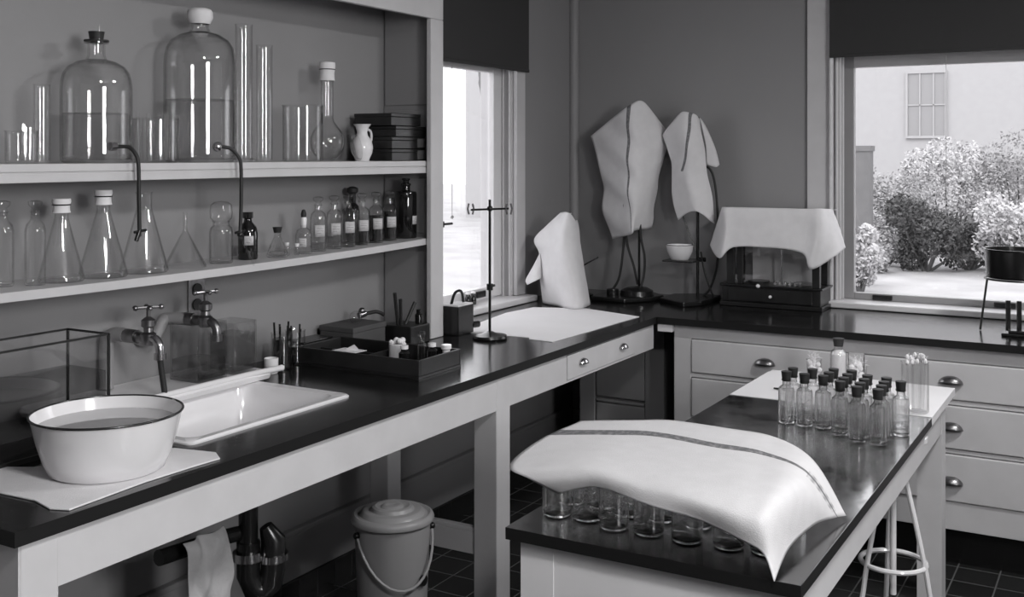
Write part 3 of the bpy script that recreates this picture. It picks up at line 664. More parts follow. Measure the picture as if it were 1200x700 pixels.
# taps
def tap(y, z, label, hosed, hrot):
    t = thing('tap', (-2.65,y,z), label, 'tap', 'brass taps on the wall')
    pr0 = smooth_curve([(.03,-.01,-.161 if hosed else -.05),(.03,-.01,-.04),(.036,-.008,-.012),(.06,-.003,.0),(.10,0,0)])
    if not hosed: pr0 = smooth_curve([(.0,-.09,-.06),(.035,-.09,-.06),(.05,-.075,-.055),(.055,-.055,-.03),(.055,-.04,-.005),(.06,-.02,0),(.12,0,0)])
    MB().tube(pr0, .021 if hosed else .019, 14).build('supply_pipe', 'wall', t)
    MB().tube([(.10,0,0),(.15,0,0)], .020, 14).tube([(.13,0,0),(.19,0,0)], .015, 14).build('shank', 'brass', t)
    MB().lathe([(0,-.018),(.018,-.018),(.022,-.005),(.022,.012),(.014,.018),(.013,.03),(.020,.035),(.020,.052),(.012,.058),(.006,.062),(.006,.085),(0,.085)], 18, (.195,0,0)).build('valve_body', 'brass', t)
    a = hrot; d = Vector((math.cos(a), math.sin(a), 0))
    hb = MB()
    for s in (-1, 1): hb.tube([Vector((.195,0,.088)), Vector((.195,0,.088))+d*.032*s], .0045, 8); hb.ball(Vector((.195,0,.088))+d*.036*s, .008)
    d2 = Vector((-d.y, d.x, 0))
    for s in (-1, 1): hb.tube([Vector((.195,0,.088)), Vector((.195,0,.088))+d2*.022*s], .004, 8); hb.ball(Vector((.195,0,.088))+d2*.026*s, .007)
    hb.build('cross_handle', 'brass', t)
    MB().tube(smooth_curve([(.20,0,0),(.225,.0,-.002),(.240,0,-.02),(.243,0,-.045)]), [.013]*18+[.011], 12).lathe([(0,-.012),(.017,-.012),(.017,.006),(0,.006)], 14, (.243,0,-.045)).build('spout', 'brass' if not hosed else 'nickel', t)
    if hosed:
        MB().tube(smooth_curve([(.243,0,-.055),(.245,.004,-.09),(.25,.01,-.15),(.255,.016,-.215)]), .0085, 12).build('rubber_hose', 'rubber', t)
tap(2.165, 1.095, 'left tap with a black rubber hose hanging into the sink', True, math.radians(60))
tap(2.385, 1.115, 'right tap over the square glass jar, without hose', False, math.radians(75))
ou = thing('power_outlet', (-2.648,2.53,1.10), 'double round socket outlet on the wall behind the right tap', 'outlet')
MB().box(0,.006,-.036,.036,0,.12).build('plate', 'brass', ou, bevel=.002)
for z in (.035,.085): MB().lathe([(0,.0),(.019,0),(.019,.010),(0,.010)], 20, M=Matrix.Translation((0,0,z)) @ Matrix.Rotation(PI/2, 4, 'Y')).build('socket', 'rubber', ou)
# square battery jars on the ledge
def sqjar(loc, wx, wy, h, liq, label, lm='greyliquid'):
    t = thing('square_glass_jar', loc, label, 'jar', 'square glass jars behind the sink')
    o1, o2 = rrect(-wx,wx,-wy,wy,.012), rrect(-wx+.004,wx-.004,-wy+.004,wy-.004,.009)
    loft(MB(), [(o1,0),(o1,h),(o2,h),(o2,.007)], cap0=True).build('glass_walls', 'tank', t)
    w = loft(MB(), [(rrect(-wx+.005,wx-.005,-wy+.005,wy-.005,.008),.008),(rrect(-wx+.005,wx-.005,-wy+.005,wy-.005,.008),liq)], cap0=True); w.build('liquid', lm, t)
sqjar((-2.505,2.405,.9325), .066, .06, .175, .062, 'larger square glass jar with cloudy liquid beneath the right tap')
sqjar((-2.50,2.545,.9325), .06, .052, .16, .12, 'smaller square glass jar at the end of the white ledge', 'greyliquid')
# tumblers of instruments
tb = cyl_glass('tumbler', (-2.50,2.775,.9005), .036, .12, 'dark-filled glass tumbler of instruments beside the square jars', 'tumbler', liquid=.10, lm='darkliquid')
for a in range(5): MB().tube([(.02*math.cos(a*1.3),.02*math.sin(a*1.3),.02),(.026*math.cos(a*1.3),.026*math.sin(a*1.3),.145+.01*(a%2))], .0035, 8).build('rod', 'black', tb)
tb = cyl_glass('tumbler', (-2.52,2.865,.9005), .034, .115, 'glass tumbler of dark rods left of the wooden tray', 'tumbler', liquid=.06, lm='darkliquid')
for a in range(4): MB().tube([(.018*math.cos(a*1.6),.018*math.sin(a*1.6),.02),(.024*math.cos(a*1.6),.024*math.sin(a*1.6),.12+.012*(a%2))], .003, 8).build('rod', 'black', tb)
pw = thing('porcelain_pot', (-2.47,2.69,.9005), 'small white pot half hidden behind the smaller square jar', 'pot')
MB().lathe([(0,0),(.02,0),(.023,.004),(.024,.05),(.021,.051),(.02,.006),(0,.006)], 20).build('pot_body', 'porcelain', pw)
t = thing('flat_dark_box', (-2.56,3.0,.9005), 'low dark box against the wall behind the wooden tray', 'box')
MB().box(-.05,.03,-.08,.075,0,.055).build('box_base', 'black', t, bevel=.004); MB().box(-.052,.032,-.082,.077,.055,.062).build('lid', 'black', t, bevel=.003)
# tray
ty = thing('wooden_tray', (-2.255,2.975,.9005), 'dark wooden compartment tray standing on the black bench top', 'tray')
m = MB().box(-.255,.265,-.125,.125,0,.008)
MB().box(-.255,.265,-.125,-.115,.008,.06).box(-.255,.265,.115,.125,.008,.06).box(-.255,-.245,-.115,.115,.008,.06).box(.255,.265,-.115,.115,.008,.06).build('rim', 'wood2', ty, bevel=.002)
m.build('tray_floor', 'darkwood', ty)
MB().box(.02,.028,-.115,.115,.008,.05).box(-.245,.02,.0,.006,.008,.04).build('divider', 'wood2', ty, bevel=.001)
MB().lathe([(0,0),(.012,0),(.014,.012),(.008,.02),(0,.022)], 14, (.2,.125,.035), M=Matrix.Rotation(-PI/2, 4, 'X')).build('handle', 'black', ty)
t = tag(MB().prism([(-.05,-.03),(.05,-.035),(.055,.03),(-.045,.035)], 0, .0015).add([(-.02,.0,.0016),(.02,.005,.022),(.03,.02,.0016)],[(0,1,2)]).build('paper_slip', 'paper', loc=(-2.33,2.92,.952)), 'white paper slip lying across the wooden tray', 'paper')
wj = thing('white_jar', (-2.19,3.01,.909), 'white porcelain jar stuffed with cotton in the tray', 'jar')
MB().lathe([(0,0),(.026,0),(.030,.004),(.030,.066),(.028,.067),(.026,.01),(0,.008)], 24).build('jar_body', 'porcelain', wj)
m = MB(); rnd = random.Random(2)
for _ in range(14): m.ball((rnd.uniform(-.017,.017), rnd.uniform(-.017,.017), .064+rnd.uniform(0,.018)), rnd.uniform(.006,.011), 8)
m.build('cotton', 'cotton', wj)
def small(kind, x, y, label):
    if kind == 0:
        t = thing('small_bottle', (x,y,.909), label, 'bottle', 'small bottles in the tray')
        MB().lathe(vessel([(.016,0),(.017,.003),(.017,.058),(.009,.070),(.009,.085)], .0015), 16).build('bottle', 'glass', t)
        MB().lathe([(0,.080),(.008,.080),(.013,.092),(.010,.106),(0,.108)], 12).build('stopper', 'thick', t)
    elif kind == 1:
        t = thing('ink_bottle', (x,y,.909), label, 'bottle', 'small bottles in the tray')
        MB().lathe([(0,0),(.018,0),(.019,.003),(.019,.046),(.011,.054),(.011,.062),(0,.062)], 16).build('bottle', 'darkglass', t)
        MB().lathe([(0,.06),(.014,.06),(.014,.072),(0,.074)], 12).build('cap', 'porcelain', t)
    else:
        t = thing('porcelain_spool', (x,y,.909), label, 'spool', 'small bottles in the tray')
        MB().lathe([(0,0),(.018,0),(.018,.012),(.013,.016),(.013,.05),(.018,.055),(.018,.068),(.006,.068),(.006,.05),(0,.05)], 16).build('spool', 'porcelain', t)
small(0,-2.125,3.06,'clear stoppered bottle near the right end of the tray')
small(1,-2.13,2.965,'dark squat bottle with white cap beside the cotton jar in the tray')
small(1,-2.075,3.05,'dark squat bottle with white cap in front of the spool in the tray')
small(2,-2.027,3.065,'white porcelain spool in the far right corner of the tray')
# grey box, instrument, test tube block behind the tray
gb = thing('grey_box', (-2.54,3.19,.9005), 'grey lidded box against the wall behind the tray', 'box')
MB().box(-.08,.075,-.075,.12,0,.07).build('box_base', 'greybox', gb, bevel=.003); MB().box(-.083,.078,-.078,.123,.07,.09).build('lid', 'greybox', gb, bevel=.003)
bl = thing('blowlamp', (-2.52,3.20,.991), 'glinting glass-bulbed burner with a rubber hose lying on the grey box', 'burner')
MB().ball((0,0,.024), .024, sx=1).build('bulb', 'glass', bl)
MB().tube([(.0,.018,.028),(.01,.045,.034)], .012, 12).ball((.005,.03,.045), .013).build('fitting', 'brass', bl)
MB().tube(smooth_curve([(.01,.04,.032),(.02,.09,.035),(.03,.11,.03),(.035,.125,.02)]), .007, 10).build('hose', 'rubber', bl)
tk = thing('instrument_block', (-2.44,3.41,.9005), 'dark wooden block holding upright dark rods beside the cupboard post', 'block')
MB().box(-.07,.07,-.07,.06,0,.07).build('block', 'darkwood', tk, bevel=.004)
for p, q in [((-.01,-.04,.06),(.0,-.075,.195)),((0,-.035,.06),(.012,-.055,.17)),((.005,-.02,.06),(.02,.03,.15))]:
    MB().tube([p, q], [.006,.007], 8).build('rod', 'rubber', tk)
MB().lathe([(0,.07),(.014,.07),(.016,.105),(.010,.11),(.010,.125),(0,.125)], 12, (.045,.02,0)).build('stoppered_vial', 'darkglass', tk)
# dark tin beside the post, on the window side
dt = thing('dark_tin', (-2.36,3.665,.9005), 'black upright tin with white paper on top beside the cupboard post', 'tin')
MB().box(-.05,.03,-.055,.06,0,.115).build('tin_body', 'black', dt, bevel=.003); MB().box(-.048,.028,-.053,.058,.115,.122).build('paper_top', 'paper', dt, bevel=.002)
MB().tube(smooth_curve([(-.02,-.03,.12),(-.015,-.01,.165),(-.005,.02,.168),(0,.03,.125)]), .006, 8).build('bail_handle', 'black', dt)
MB().tube([(.02,.06,.03),(.03,.095,.03)], .014, 10).build('spout', 'black', dt)
for y, lab in [(4.255,'small dark bottle on the left window sill, nearer the cupboard'),(4.30,'small dark bottle on the left window sill, nearer the sash lift')]:
    t = thing('sill_bottle', (-2.655,y-.06,.9305), lab, 'bottle', 'small bottles on the left window sill')
    MB().lathe([(0,0),(.014,0),(.015,.003),(.015,.034),(.011,.040),(.011,.052),(0,.053)], 16).build('bottle', 'darkglass', t)
    MB().lathe([(.0,.0505),(.012,.0505),(.012,.058),(0,.059)], 12).build('cap', 'porcelain', t)
# wall bracket rod by the window
br_ = thing('wall_bracket', (-2.385,3.57,1.345), 'short black rod bracket fixed to the side of the cupboard post', 'bracket')
MB().tube([(.0,.0145,0),(.002,.075,0)], .005, 8).build('rod', 'black', br_); MB().box(-.012,.003,.013,.018,-.012,.012).build('plate', 'black', br_)
# ring stand with double clamp
rs = thing('clamp_stand', (-2.197,3.631,.9005), 'iron clamp stand with a double-ended clamp in front of the left window', 'stand')
MB().lathe([(0,0),(.066,0),(.069,.005),(.066,.014),(.03,.020),(.012,.028),(0,.028)], 32).build('base', 'black', rs)
MB().tube([(0,0,.02),(0,0,.545)], .0055, 10).build('rod', 'black', rs)
MB().lathe([(0,.19),(.012,.19),(.013,.215),(0,.215)], 12).tube([(0,0,.205),(.012,.018,.208)], .005).build('boss', 'black', rs)
R30 = Vector((.866,.5,0))
c_ = MB().tube([R30*-.075+Vector((0,0,.505)), R30*.075+Vector((0,0,.51))], .004, 8).ball((0,0,.51), .012)
c_.build('cross_arm', 'black', rs)
for s in (-1, 1):
    j = MB()
    for d in (-.012,.012): j.tube([R30*(.075*s+d*.6)+Vector((0,0,.487)), R30*(.075*s+d)+Vector((0,0,.51)), R30*(.075*s+d*.6)+Vector((0,0,.53))], .004, 8)
    j.build('jaw', 'nickel', rs)
# paper sheet on the bench by the window
pp_ = [(-2.40,3.70),(-2.486,4.25),(-2.464,4.47),(-2.235,4.56),(-1.915,4.448),(-1.925,4.2),(-1.930,3.99),(-1.945,3.681),(-2.054,3.691),(-2.07,3.72),(-2.28,3.71)]
tag(MB().prism([(x+2.2,y-4.1) for x,y in pp_], 0, .002).build('paper_sheet', 'paper', loc=(-2.2,4.1,.9003)), 'large white sheet of paper spread on the bench below the left window', 'paper')

# draped apparatus in the corner
HD = [
  [(-2.408, 4.64, 1.34), (-2.373, 4.6, 1.347), (-2.33, 4.56, 1.35), (-2.317, 4.58, 1.337), (-2.329, 4.64, 1.309)],
  [(-2.476, 4.62, 1.277), (-2.398, 4.56, 1.279), (-2.332, 4.52, 1.279), (-2.302, 4.55, 1.274), (-2.316, 4.64, 1.26)],
  [(-2.531, 4.6, 1.21), (-2.425, 4.55, 1.201), (-2.331, 4.5, 1.204), (-2.297, 4.54, 1.203), (-2.312, 4.65, 1.199)],
  [(-2.514, 4.62, 1.139), (-2.411, 4.54, 1.142), (-2.316, 4.49, 1.142), (-2.279, 4.53, 1.141), (-2.303, 4.66, 1.129)],
  [(-2.509, 4.62, 1.027), (-2.401, 4.53, 1.038), (-2.311, 4.50, 1.044), (-2.269, 4.53, 1.042), (-2.285, 4.66, 1.027)],
  [(-2.495, 4.62, 0.904), (-2.382, 4.55, 0.904), (-2.285, 4.50, 0.904), (-2.243, 4.54, 0.904), (-2.262, 4.66, 0.904)],
]
HD = [[(r[0][0]+.03, 4.70, r[0][2]-.002)]+r+[(r[4][0]-.03, 4.72, r[4][2]-.004)] for r in HD]
HDF = [
  [(-2.499, 4.6, 1.149), (-2.483, 4.58, 1.094), (-2.478, 4.57, 1.029)],
  [(-2.52, 4.57, 1.085), (-2.499, 4.55, 1.055), (-2.489, 4.54, 1.019)],
  [(-2.552, 4.56, 1.026), (-2.551, 4.55, 1.011), (-2.536, 4.54, 0.996)],
]
hm = MB(); patch(hm, HD, 6, .002, 5); patch(hm, HDF, 5)
tag(hm.build('cloth_hood', 'cloth', solid=.0025), 'white cloth hood standing over a hidden instrument in the bench corner', 'cloth')
# dark instrument to the right of the hood
ap = thing('gas_burner', (-2.45,4.93,.9005), 'dark iron apparatus with thin jointed wires beside the white hood', 'apparatus')
MB().lathe([(0,0),(.07,0),(.07,.015),(.03,.03),(.02,.06),(.024,.12),(.02,.16),(.012,.17),(0,.17)], 18).build('base', 'black', ap)
MB().box(-.10,-.055,-.02,.03,0,.235).build('column', 'black', ap, bevel=.004)
MB().tube([(-.075,0,.20),(-.03,0,.19),(-.005,0,.155)], .006, 8).tube([(0,0,.15),(.03,0,.165),(.095,.02,.205)], .004, 8).build('wire_arm', 'black', ap)

# draped stand with rods and dark heavy base
ds = thing('tripod_apparatus', (-2.20,5.03,.9005), 'dark apparatus with bent tubes whose top is covered by the larger wall towel', 'apparatus')
MB().prism([(-.14,-.20),(.05,-.22),(.14,-.10),(.16,.02),(.08,.10),(-.10,.10),(-.16,-.06)], 0, .022).build('base', 'black', ds, bevel=.006)
MB().lathe([(0,.02),(.085,.02),(.08,.045),(.05,.06),(0,.065)], 20, (.04,-.04,0)).lathe([(0,.02),(.03,.02),(.03,.05),(0,.055)], 12, (-.07,-.09,0)).build('burner_head', 'black', ds)
MB().tube([(.013,.05,.03),(.013,.05,.88)], .0065, 8).build('rod', 'black', ds)
for pts in [[(-.05,.02,.88),(-.06,.03,.5),(-.075,.06,.30),(-.10,.06,.10),(-.14,.05,.022)], [(-.05,.02,.60),(-.06,.05,.31),(-.02,.06,.15),(.0,.06,.06)], [(.02,.04,.60),(.02,.05,.33),(.042,.05,.21),(.04,.05,.12),(.03,.03,.05)]]:
    MB().tube(smooth_curve(pts), .0065, 8).build('tube', 'rubber', ds)
W1 = [
  [(-2.485, 5.13, 1.719), (-2.349, 5.09, 1.805), (-2.221, 5.03, 1.871), (-2.159, 5.05, 1.893), (-2.115, 5.10, 1.832), (-2.088, 5.19, 1.76)],
  [(-2.446, 5.13, 1.607), (-2.339, 5.08, 1.651), (-2.221, 5.02, 1.715), (-2.159, 5.03, 1.759), (-2.097, 5.10, 1.758), (-2.074, 5.19, 1.681)],
  [(-2.416, 5.13, 1.495), (-2.32, 5.08, 1.519), (-2.221, 5.02, 1.542), (-2.154, 5.03, 1.564), (-2.106, 5.10, 1.585), (-2.097, 5.19, 1.607)],
  [(-2.411, 5.13, 1.339), (-2.31, 5.08, 1.352), (-2.216, 5.02, 1.369), (-2.168, 5.03, 1.39), (-2.134, 5.10, 1.42), (-2.13, 5.19, 1.475)],
  [(-2.362, 5.13, 1.181), (-2.281, 5.09, 1.204), (-2.202, 5.03, 1.226), (-2.196, 5.05, 1.238), (-2.171, 5.11, 1.241), (-2.163, 5.19, 1.246)],
]
m = MB(); patch(m, W1, 7, .010, 11)
# UV u runs top->bottom, v runs left->right on this patch: stripe along constant v
def vstripe(name, v0, k, w, v1=None, extra=(), base=.70):
    m_ = mat(name, base, .95, spec=.1, bump=.5, bscale=350, var=.03, vscale=25); nt = m_.node_tree; n = nt.nodes; l = nt.links; p = n['Principled BSDF']
    src = p.inputs['Base Color'].links[0].from_socket
    uv = n.new('ShaderNodeUVMap'); sep = n.new('ShaderNodeSeparateXYZ'); l.new(uv.outputs[0], sep.inputs[0])
    def Mn(op, a, b_=None):
        x = n.new('ShaderNodeMath'); x.operation = op
        for i, v in enumerate((a, b_)):
            if v is None: continue
            if isinstance(v, (int, float)): x.inputs[i].default_value = v
            else: l.new(v, x.inputs[i])
        return x.outputs[0]
    d = Mn('ABSOLUTE', Mn('SUBTRACT', sep.outputs[0], Mn('ADD', Mn('MULTIPLY', sep.outputs[1], k), v0)))
    wl = Mn('MULTIPLY', Mn('SUBTRACT', 1.25, sep.outputs[1]), w)
    if v1: wl = Mn('MULTIPLY', wl, Mn('LESS_THAN', sep.outputs[1], v1))
    nz = n.new('ShaderNodeTexNoise'); nz.inputs['Scale'].default_value = 60; l.new(uv.outputs[0], nz.inputs['Vector'])
    f = Mn('MULTIPLY', Mn('LESS_THAN', d, wl), Mn('MINIMUM', Mn('ADD', Mn('MULTIPLY', nz.outputs['Fac'], .9), .4), .9))
    for (u0, w0, a0, a1, bars) in extra:
        g = Mn('LESS_THAN', Mn('ABSOLUTE', Mn('SUBTRACT', sep.outputs[0], u0)), w0)
        g = Mn('MULTIPLY', g, Mn('MULTIPLY', Mn('GREATER_THAN', sep.outputs[1], a0), Mn('LESS_THAN', sep.outputs[1], a1)))
        if bars: g = Mn('MULTIPLY', g, Mn('ADD', Mn('MULTIPLY', Mn('SINE', Mn('MULTIPLY', sep.outputs[1], bars)), .3), .45))
        f = Mn('MAXIMUM', f, Mn('MULTIPLY', g, .7))
    mx = n.new('ShaderNodeMix'); mx.data_type = 'RGBA'; l.new(f, mx.inputs[0]); l.new(src, mx.inputs[6]); mx.inputs[7].default_value = (.09,.09,.095,1)
    l.new(mx.outputs[2], p.inputs['Base Color']); return m_
M_['towel1'] = vstripe('towel_one_linen', .40, 0, .02)
M_['towel2'] = vstripe('towel_two_linen', .66, -.8, .04, .5)
tag(m.build('draped_towel', 'towel1', solid=.002), 'larger striped white towel draped over tall apparatus against the back wall', 'towel', 'towels draped on the back wall')
W2 = [
  [(-2.078, 5.12, 1.724), (-2.012, 5.08, 1.782), (-1.951, 5.05, 1.831), (-1.91, 5.06, 1.835), (-1.882, 5.08, 1.822), (-1.871, 5.1, 1.797)],
  [(-2.041, 5.12, 1.629), (-1.98, 5.08, 1.65), (-1.928, 5.05, 1.679), (-1.892, 5.06, 1.713), (-1.864, 5.08, 1.721), (-1.854, 5.1, 1.692)],
  [(-2.023, 5.12, 1.564), (-1.967, 5.08, 1.544), (-1.915, 5.05, 1.544), (-1.879, 5.06, 1.565), (-1.855, 5.08, 1.586), (-1.836, 5.1, 1.565)],
  [(-2.028, 5.12, 1.435), (-1.967, 5.08, 1.433), (-1.906, 5.05, 1.439), (-1.866, 5.06, 1.452), (-1.833, 5.08, 1.461), (-1.814, 5.1, 1.439)],
  [(-1.991, 5.12, 1.294), (-1.931, 5.08, 1.332), (-1.875, 5.05, 1.343), (-1.839, 5.06, 1.327), (-1.811, 5.08, 1.302), (-1.792, 5.1, 1.285)],
]
W2F = [
  [(-1.871, 5.1, 1.806), (-1.862, 5.11, 1.755), (-1.848, 5.12, 1.671), (-1.843, 5.12, 1.574)],
  [(-1.87, 5.12, 1.798), (-1.847, 5.13, 1.747), (-1.815, 5.14, 1.662), (-1.802, 5.14, 1.561)],
  [(-1.873, 5.14, 1.794), (-1.845, 5.15, 1.739), (-1.809, 5.16, 1.645), (-1.791, 5.16, 1.573)],
]
m = MB(); patch(m, W2, 7, .006, 12); k0 = len(m.v); patch(m, W2F, 5)
for q in range(k0, len(m.v)): m.uv[q] = (0.9, -2)
tag(m.build('draped_towel', 'towel2', solid=.002), 'smaller striped white towel draped over the bowl stand against the back wall', 'towel', 'towels draped on the back wall')
bn = thing('bowl_stand', (-1.893,5.13,.9005), 'iron stand carrying a shelf plate, with its top under the smaller towel', 'stand')
MB().prism([(-.13,-.18),(.04,-.30),(.10,-.22),(.10,.06),(-.02,.07),(-.13,.0)], 0, .022).build('base', 'black', bn, bevel=.005)
MB().tube([(0,0,.02),(0,0,.91)], .0075, 10).build('rod', 'black', bn)
MB().box(-.13,.03,-.15,.015,.195,.203).tube([(.0,0,.199),(.035,.02,.199)], .012).build('plate', 'black', bn, bevel=.002)
MB().tube(smooth_curve([(.03,0,.66),(.06,0,.655),(.085,-.0,.60),(.10,0,.48),(.105,0,.30),(.10,0,.17),(.065,0,.06),(.03,0,.022)]), .006, 8).build('gas_hose', 'rubber', bn)
MB().tube(smooth_curve([(.02,-.01,.24),(.035,-.01,.16),(.06,-.01,.08),(.085,-.01,.022)]), .005, 8).build('thin_hose', 'rubber', bn)
MB().tube([(-.08,-.0,.42),(-.01,0,.24)], .003, 6).build('strut', 'black', bn)
wbw = thing('white_bowl', (-1.955,5.046,1.104), 'small white bowl with a dark rim standing on the iron stand plate', 'bowl')
MB().lathe([(0,0),(.042,0),(.048,.006),(.062,.04),(.068,.072),(.066,.073),(.058,.04),(.044,.009),(0,.007)], 28).build('bowl_body', 'enamel', wbw)
MB().tube([(.0675*math.cos(2*PI*k/28), .0675*math.sin(2*PI*k/28), .0735) for k in range(28)], .0016, 6, closed=True).build('rim', 'enamel_rim', wbw)

# balance case
bc = thing('balance_case', (-1.49,5.0,.9005), 'dark glazed balance case with a drawer base under a white towel', 'balance')
MB().box(-.245,.245,0,.20,0,.02).box(-.235,.235,.008,.195,.02,.095).box(-.245,.245,0,.20,.095,.105).build('base', 'darkwood', bc, bevel=.003)
dw = MB().box(-.20,.20,-.004,.01,.028,.088).build('drawer', 'darkwood', bc, bevel=.002); MB().ball((.005,-.010,.055), .008).build('knob', 'porcelain', dw)
MB().ball((-.055,-.004,.102), .010).build('levelling_knob', 'porcelain', bc)
f = MB()
for x in (-.213,.195):
    for y in (.008,.16): f.box(x,x+.035,y,y+.03,.105,.445)
for y in (.008,.16): f.box(-.178,.195,y,y+.03,.42,.445)
f.box(-.213,-.178,.038,.16,.42,.445).box(.195,.23,.038,.16,.42,.445).box(-.16,-.135,.01,.03,.105,.42)
f.build('frame', 'darkwood', bc, bevel=.002)
MB().box(-.178,.195,.018,.021,.11,.42).build('front_pane', 'pane', bc)
MB().box(-.135,.19,.170,.180,.105,.42).build('backlit_wall_panel', 'paint', bc); MB().box(-.215,.235,.008,.19,.445,.455).build('top_board', 'darkwood', bc)  # pale rear panel stands in for the backlit wall seen through the case
MB().tube([(.03,.09,.105),(.03,.09,.36)], .005, 8).tube([(-.09,.09,.36),(.15,.09,.36)], .004, 8).lathe([(0,.11),(.05,.11),(.053,.118),(0,.115)], 20, (-.08,.09,0)).lathe([(0,.11),(.05,.11),(.053,.118),(0,.115)], 20, (.13,.09,0)).build('beam_and_pans', 'brass', bc)
for k in range(6): MB().lathe([(0,0),(.008,0),(.008,.012),(.003,.014),(.005,.02),(0,.02)], 10, (.01+.024*k,.05,.106)).build('weight', 'nickel', bc)
BT = [
  [(-1.745, 5.06, 1.357), (-1.792, 5.1, 1.259), (-1.818, 5.1, 1.179)],
  [(-1.712, 4.988, 1.362), (-1.704, 4.975, 1.254), (-1.722, 4.96, 1.128)],
  [(-1.65, 4.985, 1.364), (-1.657, 4.975, 1.271), (-1.654, 4.97, 1.183)],
  [(-1.494, 4.985, 1.364), (-1.489, 4.97, 1.269), (-1.467, 4.965, 1.187)],
  [(-1.322, 4.985, 1.366), (-1.315, 4.975, 1.275), (-1.325, 4.965, 1.17)],
  [(-1.256, 4.985, 1.366), (-1.250, 4.96, 1.239), (-1.286, 4.95, 1.099)],
  [(-1.235, 5.05, 1.362), (-1.21, 5.03, 1.255), (-1.2, 5.01, 1.152)],
  [(-1.227, 5.12, 1.362), (-1.195, 5.12, 1.278), (-1.168, 5.12, 1.192)],
]
m = MB()
rows = []
for i, r in enumerate(BT):
    x = r[0][0]; rows.append([(x, 5.20, 1.362), (x, min(5.1, max(5.02, r[0][1]+.04)), 1.364)]+r)
patch(m, rows, 6, .0025, 9)
for i, p in enumerate(m.v):   # keep the cloth clear of the case
    pass
tag(m.build('balance_towel', 'cloth', solid=.002), 'plain white towel draped over the glazed balance case', 'towel')

# ================================================================== BACK COUNTER AND CABINETS
kb = thing('back_cabinet', (-1.845,5.248,0), 'long pale base cabinet of drawers under the back window', 'cabinet')
def rk(x0,x1,y0,y1,z0,z1): return (x0+1.845, x1+1.845, y0-5.248, y1-5.248, z0, z1)
MB().box(*rk(-1.78,1.3,4.54,5.24,.153,.868)).build('carcass', 'paint', kb)
MB().box(*rk(-1.76,1.3,4.60,5.24,0,.153)).build('toe_kick', 'black', kb)
ff = MB()
for a in [(-1.78,1.3,.153,.262),(-1.78,1.3,.452,.468),(-1.78,1.3,.642,.66),(-1.78,1.3,.812,.868)]: ff.box(*rk(a[0],a[1],4.5262,4.54,a[2],a[3]))
xs = [(-1.70,-1.02),(-.96,-.28),(-.22,.46),(.52,1.2)]
for x0, x1 in [(-1.78,-1.70),(-1.02,-.96),(-.28,-.22),(.46,.52),(1.2,1.3)]: ff.box(*rk(x0,x1,4.525,4.54,.262,.812))
ff.build('face_frame', 'paint', kb, bevel=.002)
for x0, x1 in xs:
    for z0, z1 in ((.263,.451),(.469,.641),(.661,.811)):
        d = MB().box(*rk(x0+.003,x1-.003,4.518,4.54,z0+.003,z1-.003)).build('drawer', 'paint', kb, bevel=.004)
        m = cup((x0+x1)/2+1.845+(-.007), 4.517-5.248, (z0+z1)/2-.008 if z0 > .3 else .335, 'y', .038); m.build('drawer_pull', 'brass', d, solid=.002)
ct = MB().topbox(*rk(-1.849,1.35,4.49,5.248,.87,.90)); ct.build('worktop', ['black_top', 'edge'], kb)
MB().box(*rk(-1.849,-1.78,4.50,4.53,.835,.868)).build('filler_strip', 'white', kb, bevel=.002)

# tripod with pot
tp = thing('tripod_pot', (-.42,4.88,.9005), 'black round pot on a tall iron tripod on the right of the counter', 'pot')
MB().lathe([(0,.215),(.115,.215),(.122,.225),(.128,.325),(.134,.335),(.124,.335),(.118,.24),(0,.235)], 36).build('pot', 'black', tp)
MB().tube([(.126*math.cos(2*PI*k/28), .126*math.sin(2*PI*k/28), .212) for k in range(28)], .004, 6, closed=True).build('ring', 'black', tp)
for a in (205, 290, 60):
    a = math.radians(a); MB().tube([(.122*math.cos(a),.122*math.sin(a),.213),(.15*math.cos(a),.15*math.sin(a),.002)], .0045, 8).build('leg', 'black', tp)
rk_ = thing('rod_holder', (-.42,4.72,.9005), 'small dark holder with two upright posts at the right of the counter', 'holder')
MB().box(-.045,.06,-.03,.03,0,.012).box(-.02,.06,-.025,.025,.012,.024).build('base', 'black', rk_, bevel=.003)
for x in (-.022,.018,.05): MB().tube([(x,0,.02),(x,0,.14)], .0095, 10).build('post', 'black', rk_)

# ================================================================== ISLAND TABLE
it = thing('island_table', (-.92,2.156,0), 'small pale island table with a worn black top in the foreground', 'table')
def ri(x0,x1,y0,y1,z0,z1): return (x0+.92, x1+.92, y0-2.156, y1-2.156, z0, z1)
MB().topbox(*ri(-1.263,-.579,2.156,3.751,.732,.76)).build('black_top', ['island_top', 'edge'], it, bevel=.001)
MB().box(*ri(-1.263,-.579,3.7515,4.275,.732,.76)).build('end_board', 'white', it, bevel=.0015)
for a in ((2.185,2.205),(4.19,4.212)): MB().box(*ri(-1.235,-.607,a[0],a[1],.60,.732)).build('end_apron', 'white', it)  # whiter paint on the end aprons puts front light into the colour
for a in ((-1.235,-1.213),(-.629,-.605)): MB().box(*ri(a[0],a[1],2.205,4.19,.62,.732)).build('side_apron', 'paint', it, bevel=.001)
for x in (-1.237,-.688):
    for y in (2.183,4.125): MB().box(*ri(x,x+.085,y,y+.085,0,.731)).build('leg', 'paint' if y > 3 else 'white', it)  # front legs coloured lighter than the rear ones, as if lit
MB().box(*ri(-1.15,-.69,2.21,2.225,.05,.60)).build('front_panel', 'white', it)  # light on this front face is put into its whiter paint
# paper on the table end
tag(MB().prism([(-.343,-.27),(.342,-.268),(.342,.24),(-.30,.262),(-.343,.2)], 0, .0015).build('end_paper', 'paper', loc=(-.92,4.02,.7604)), 'white paper sheet covering the far end of the island table', 'paper')

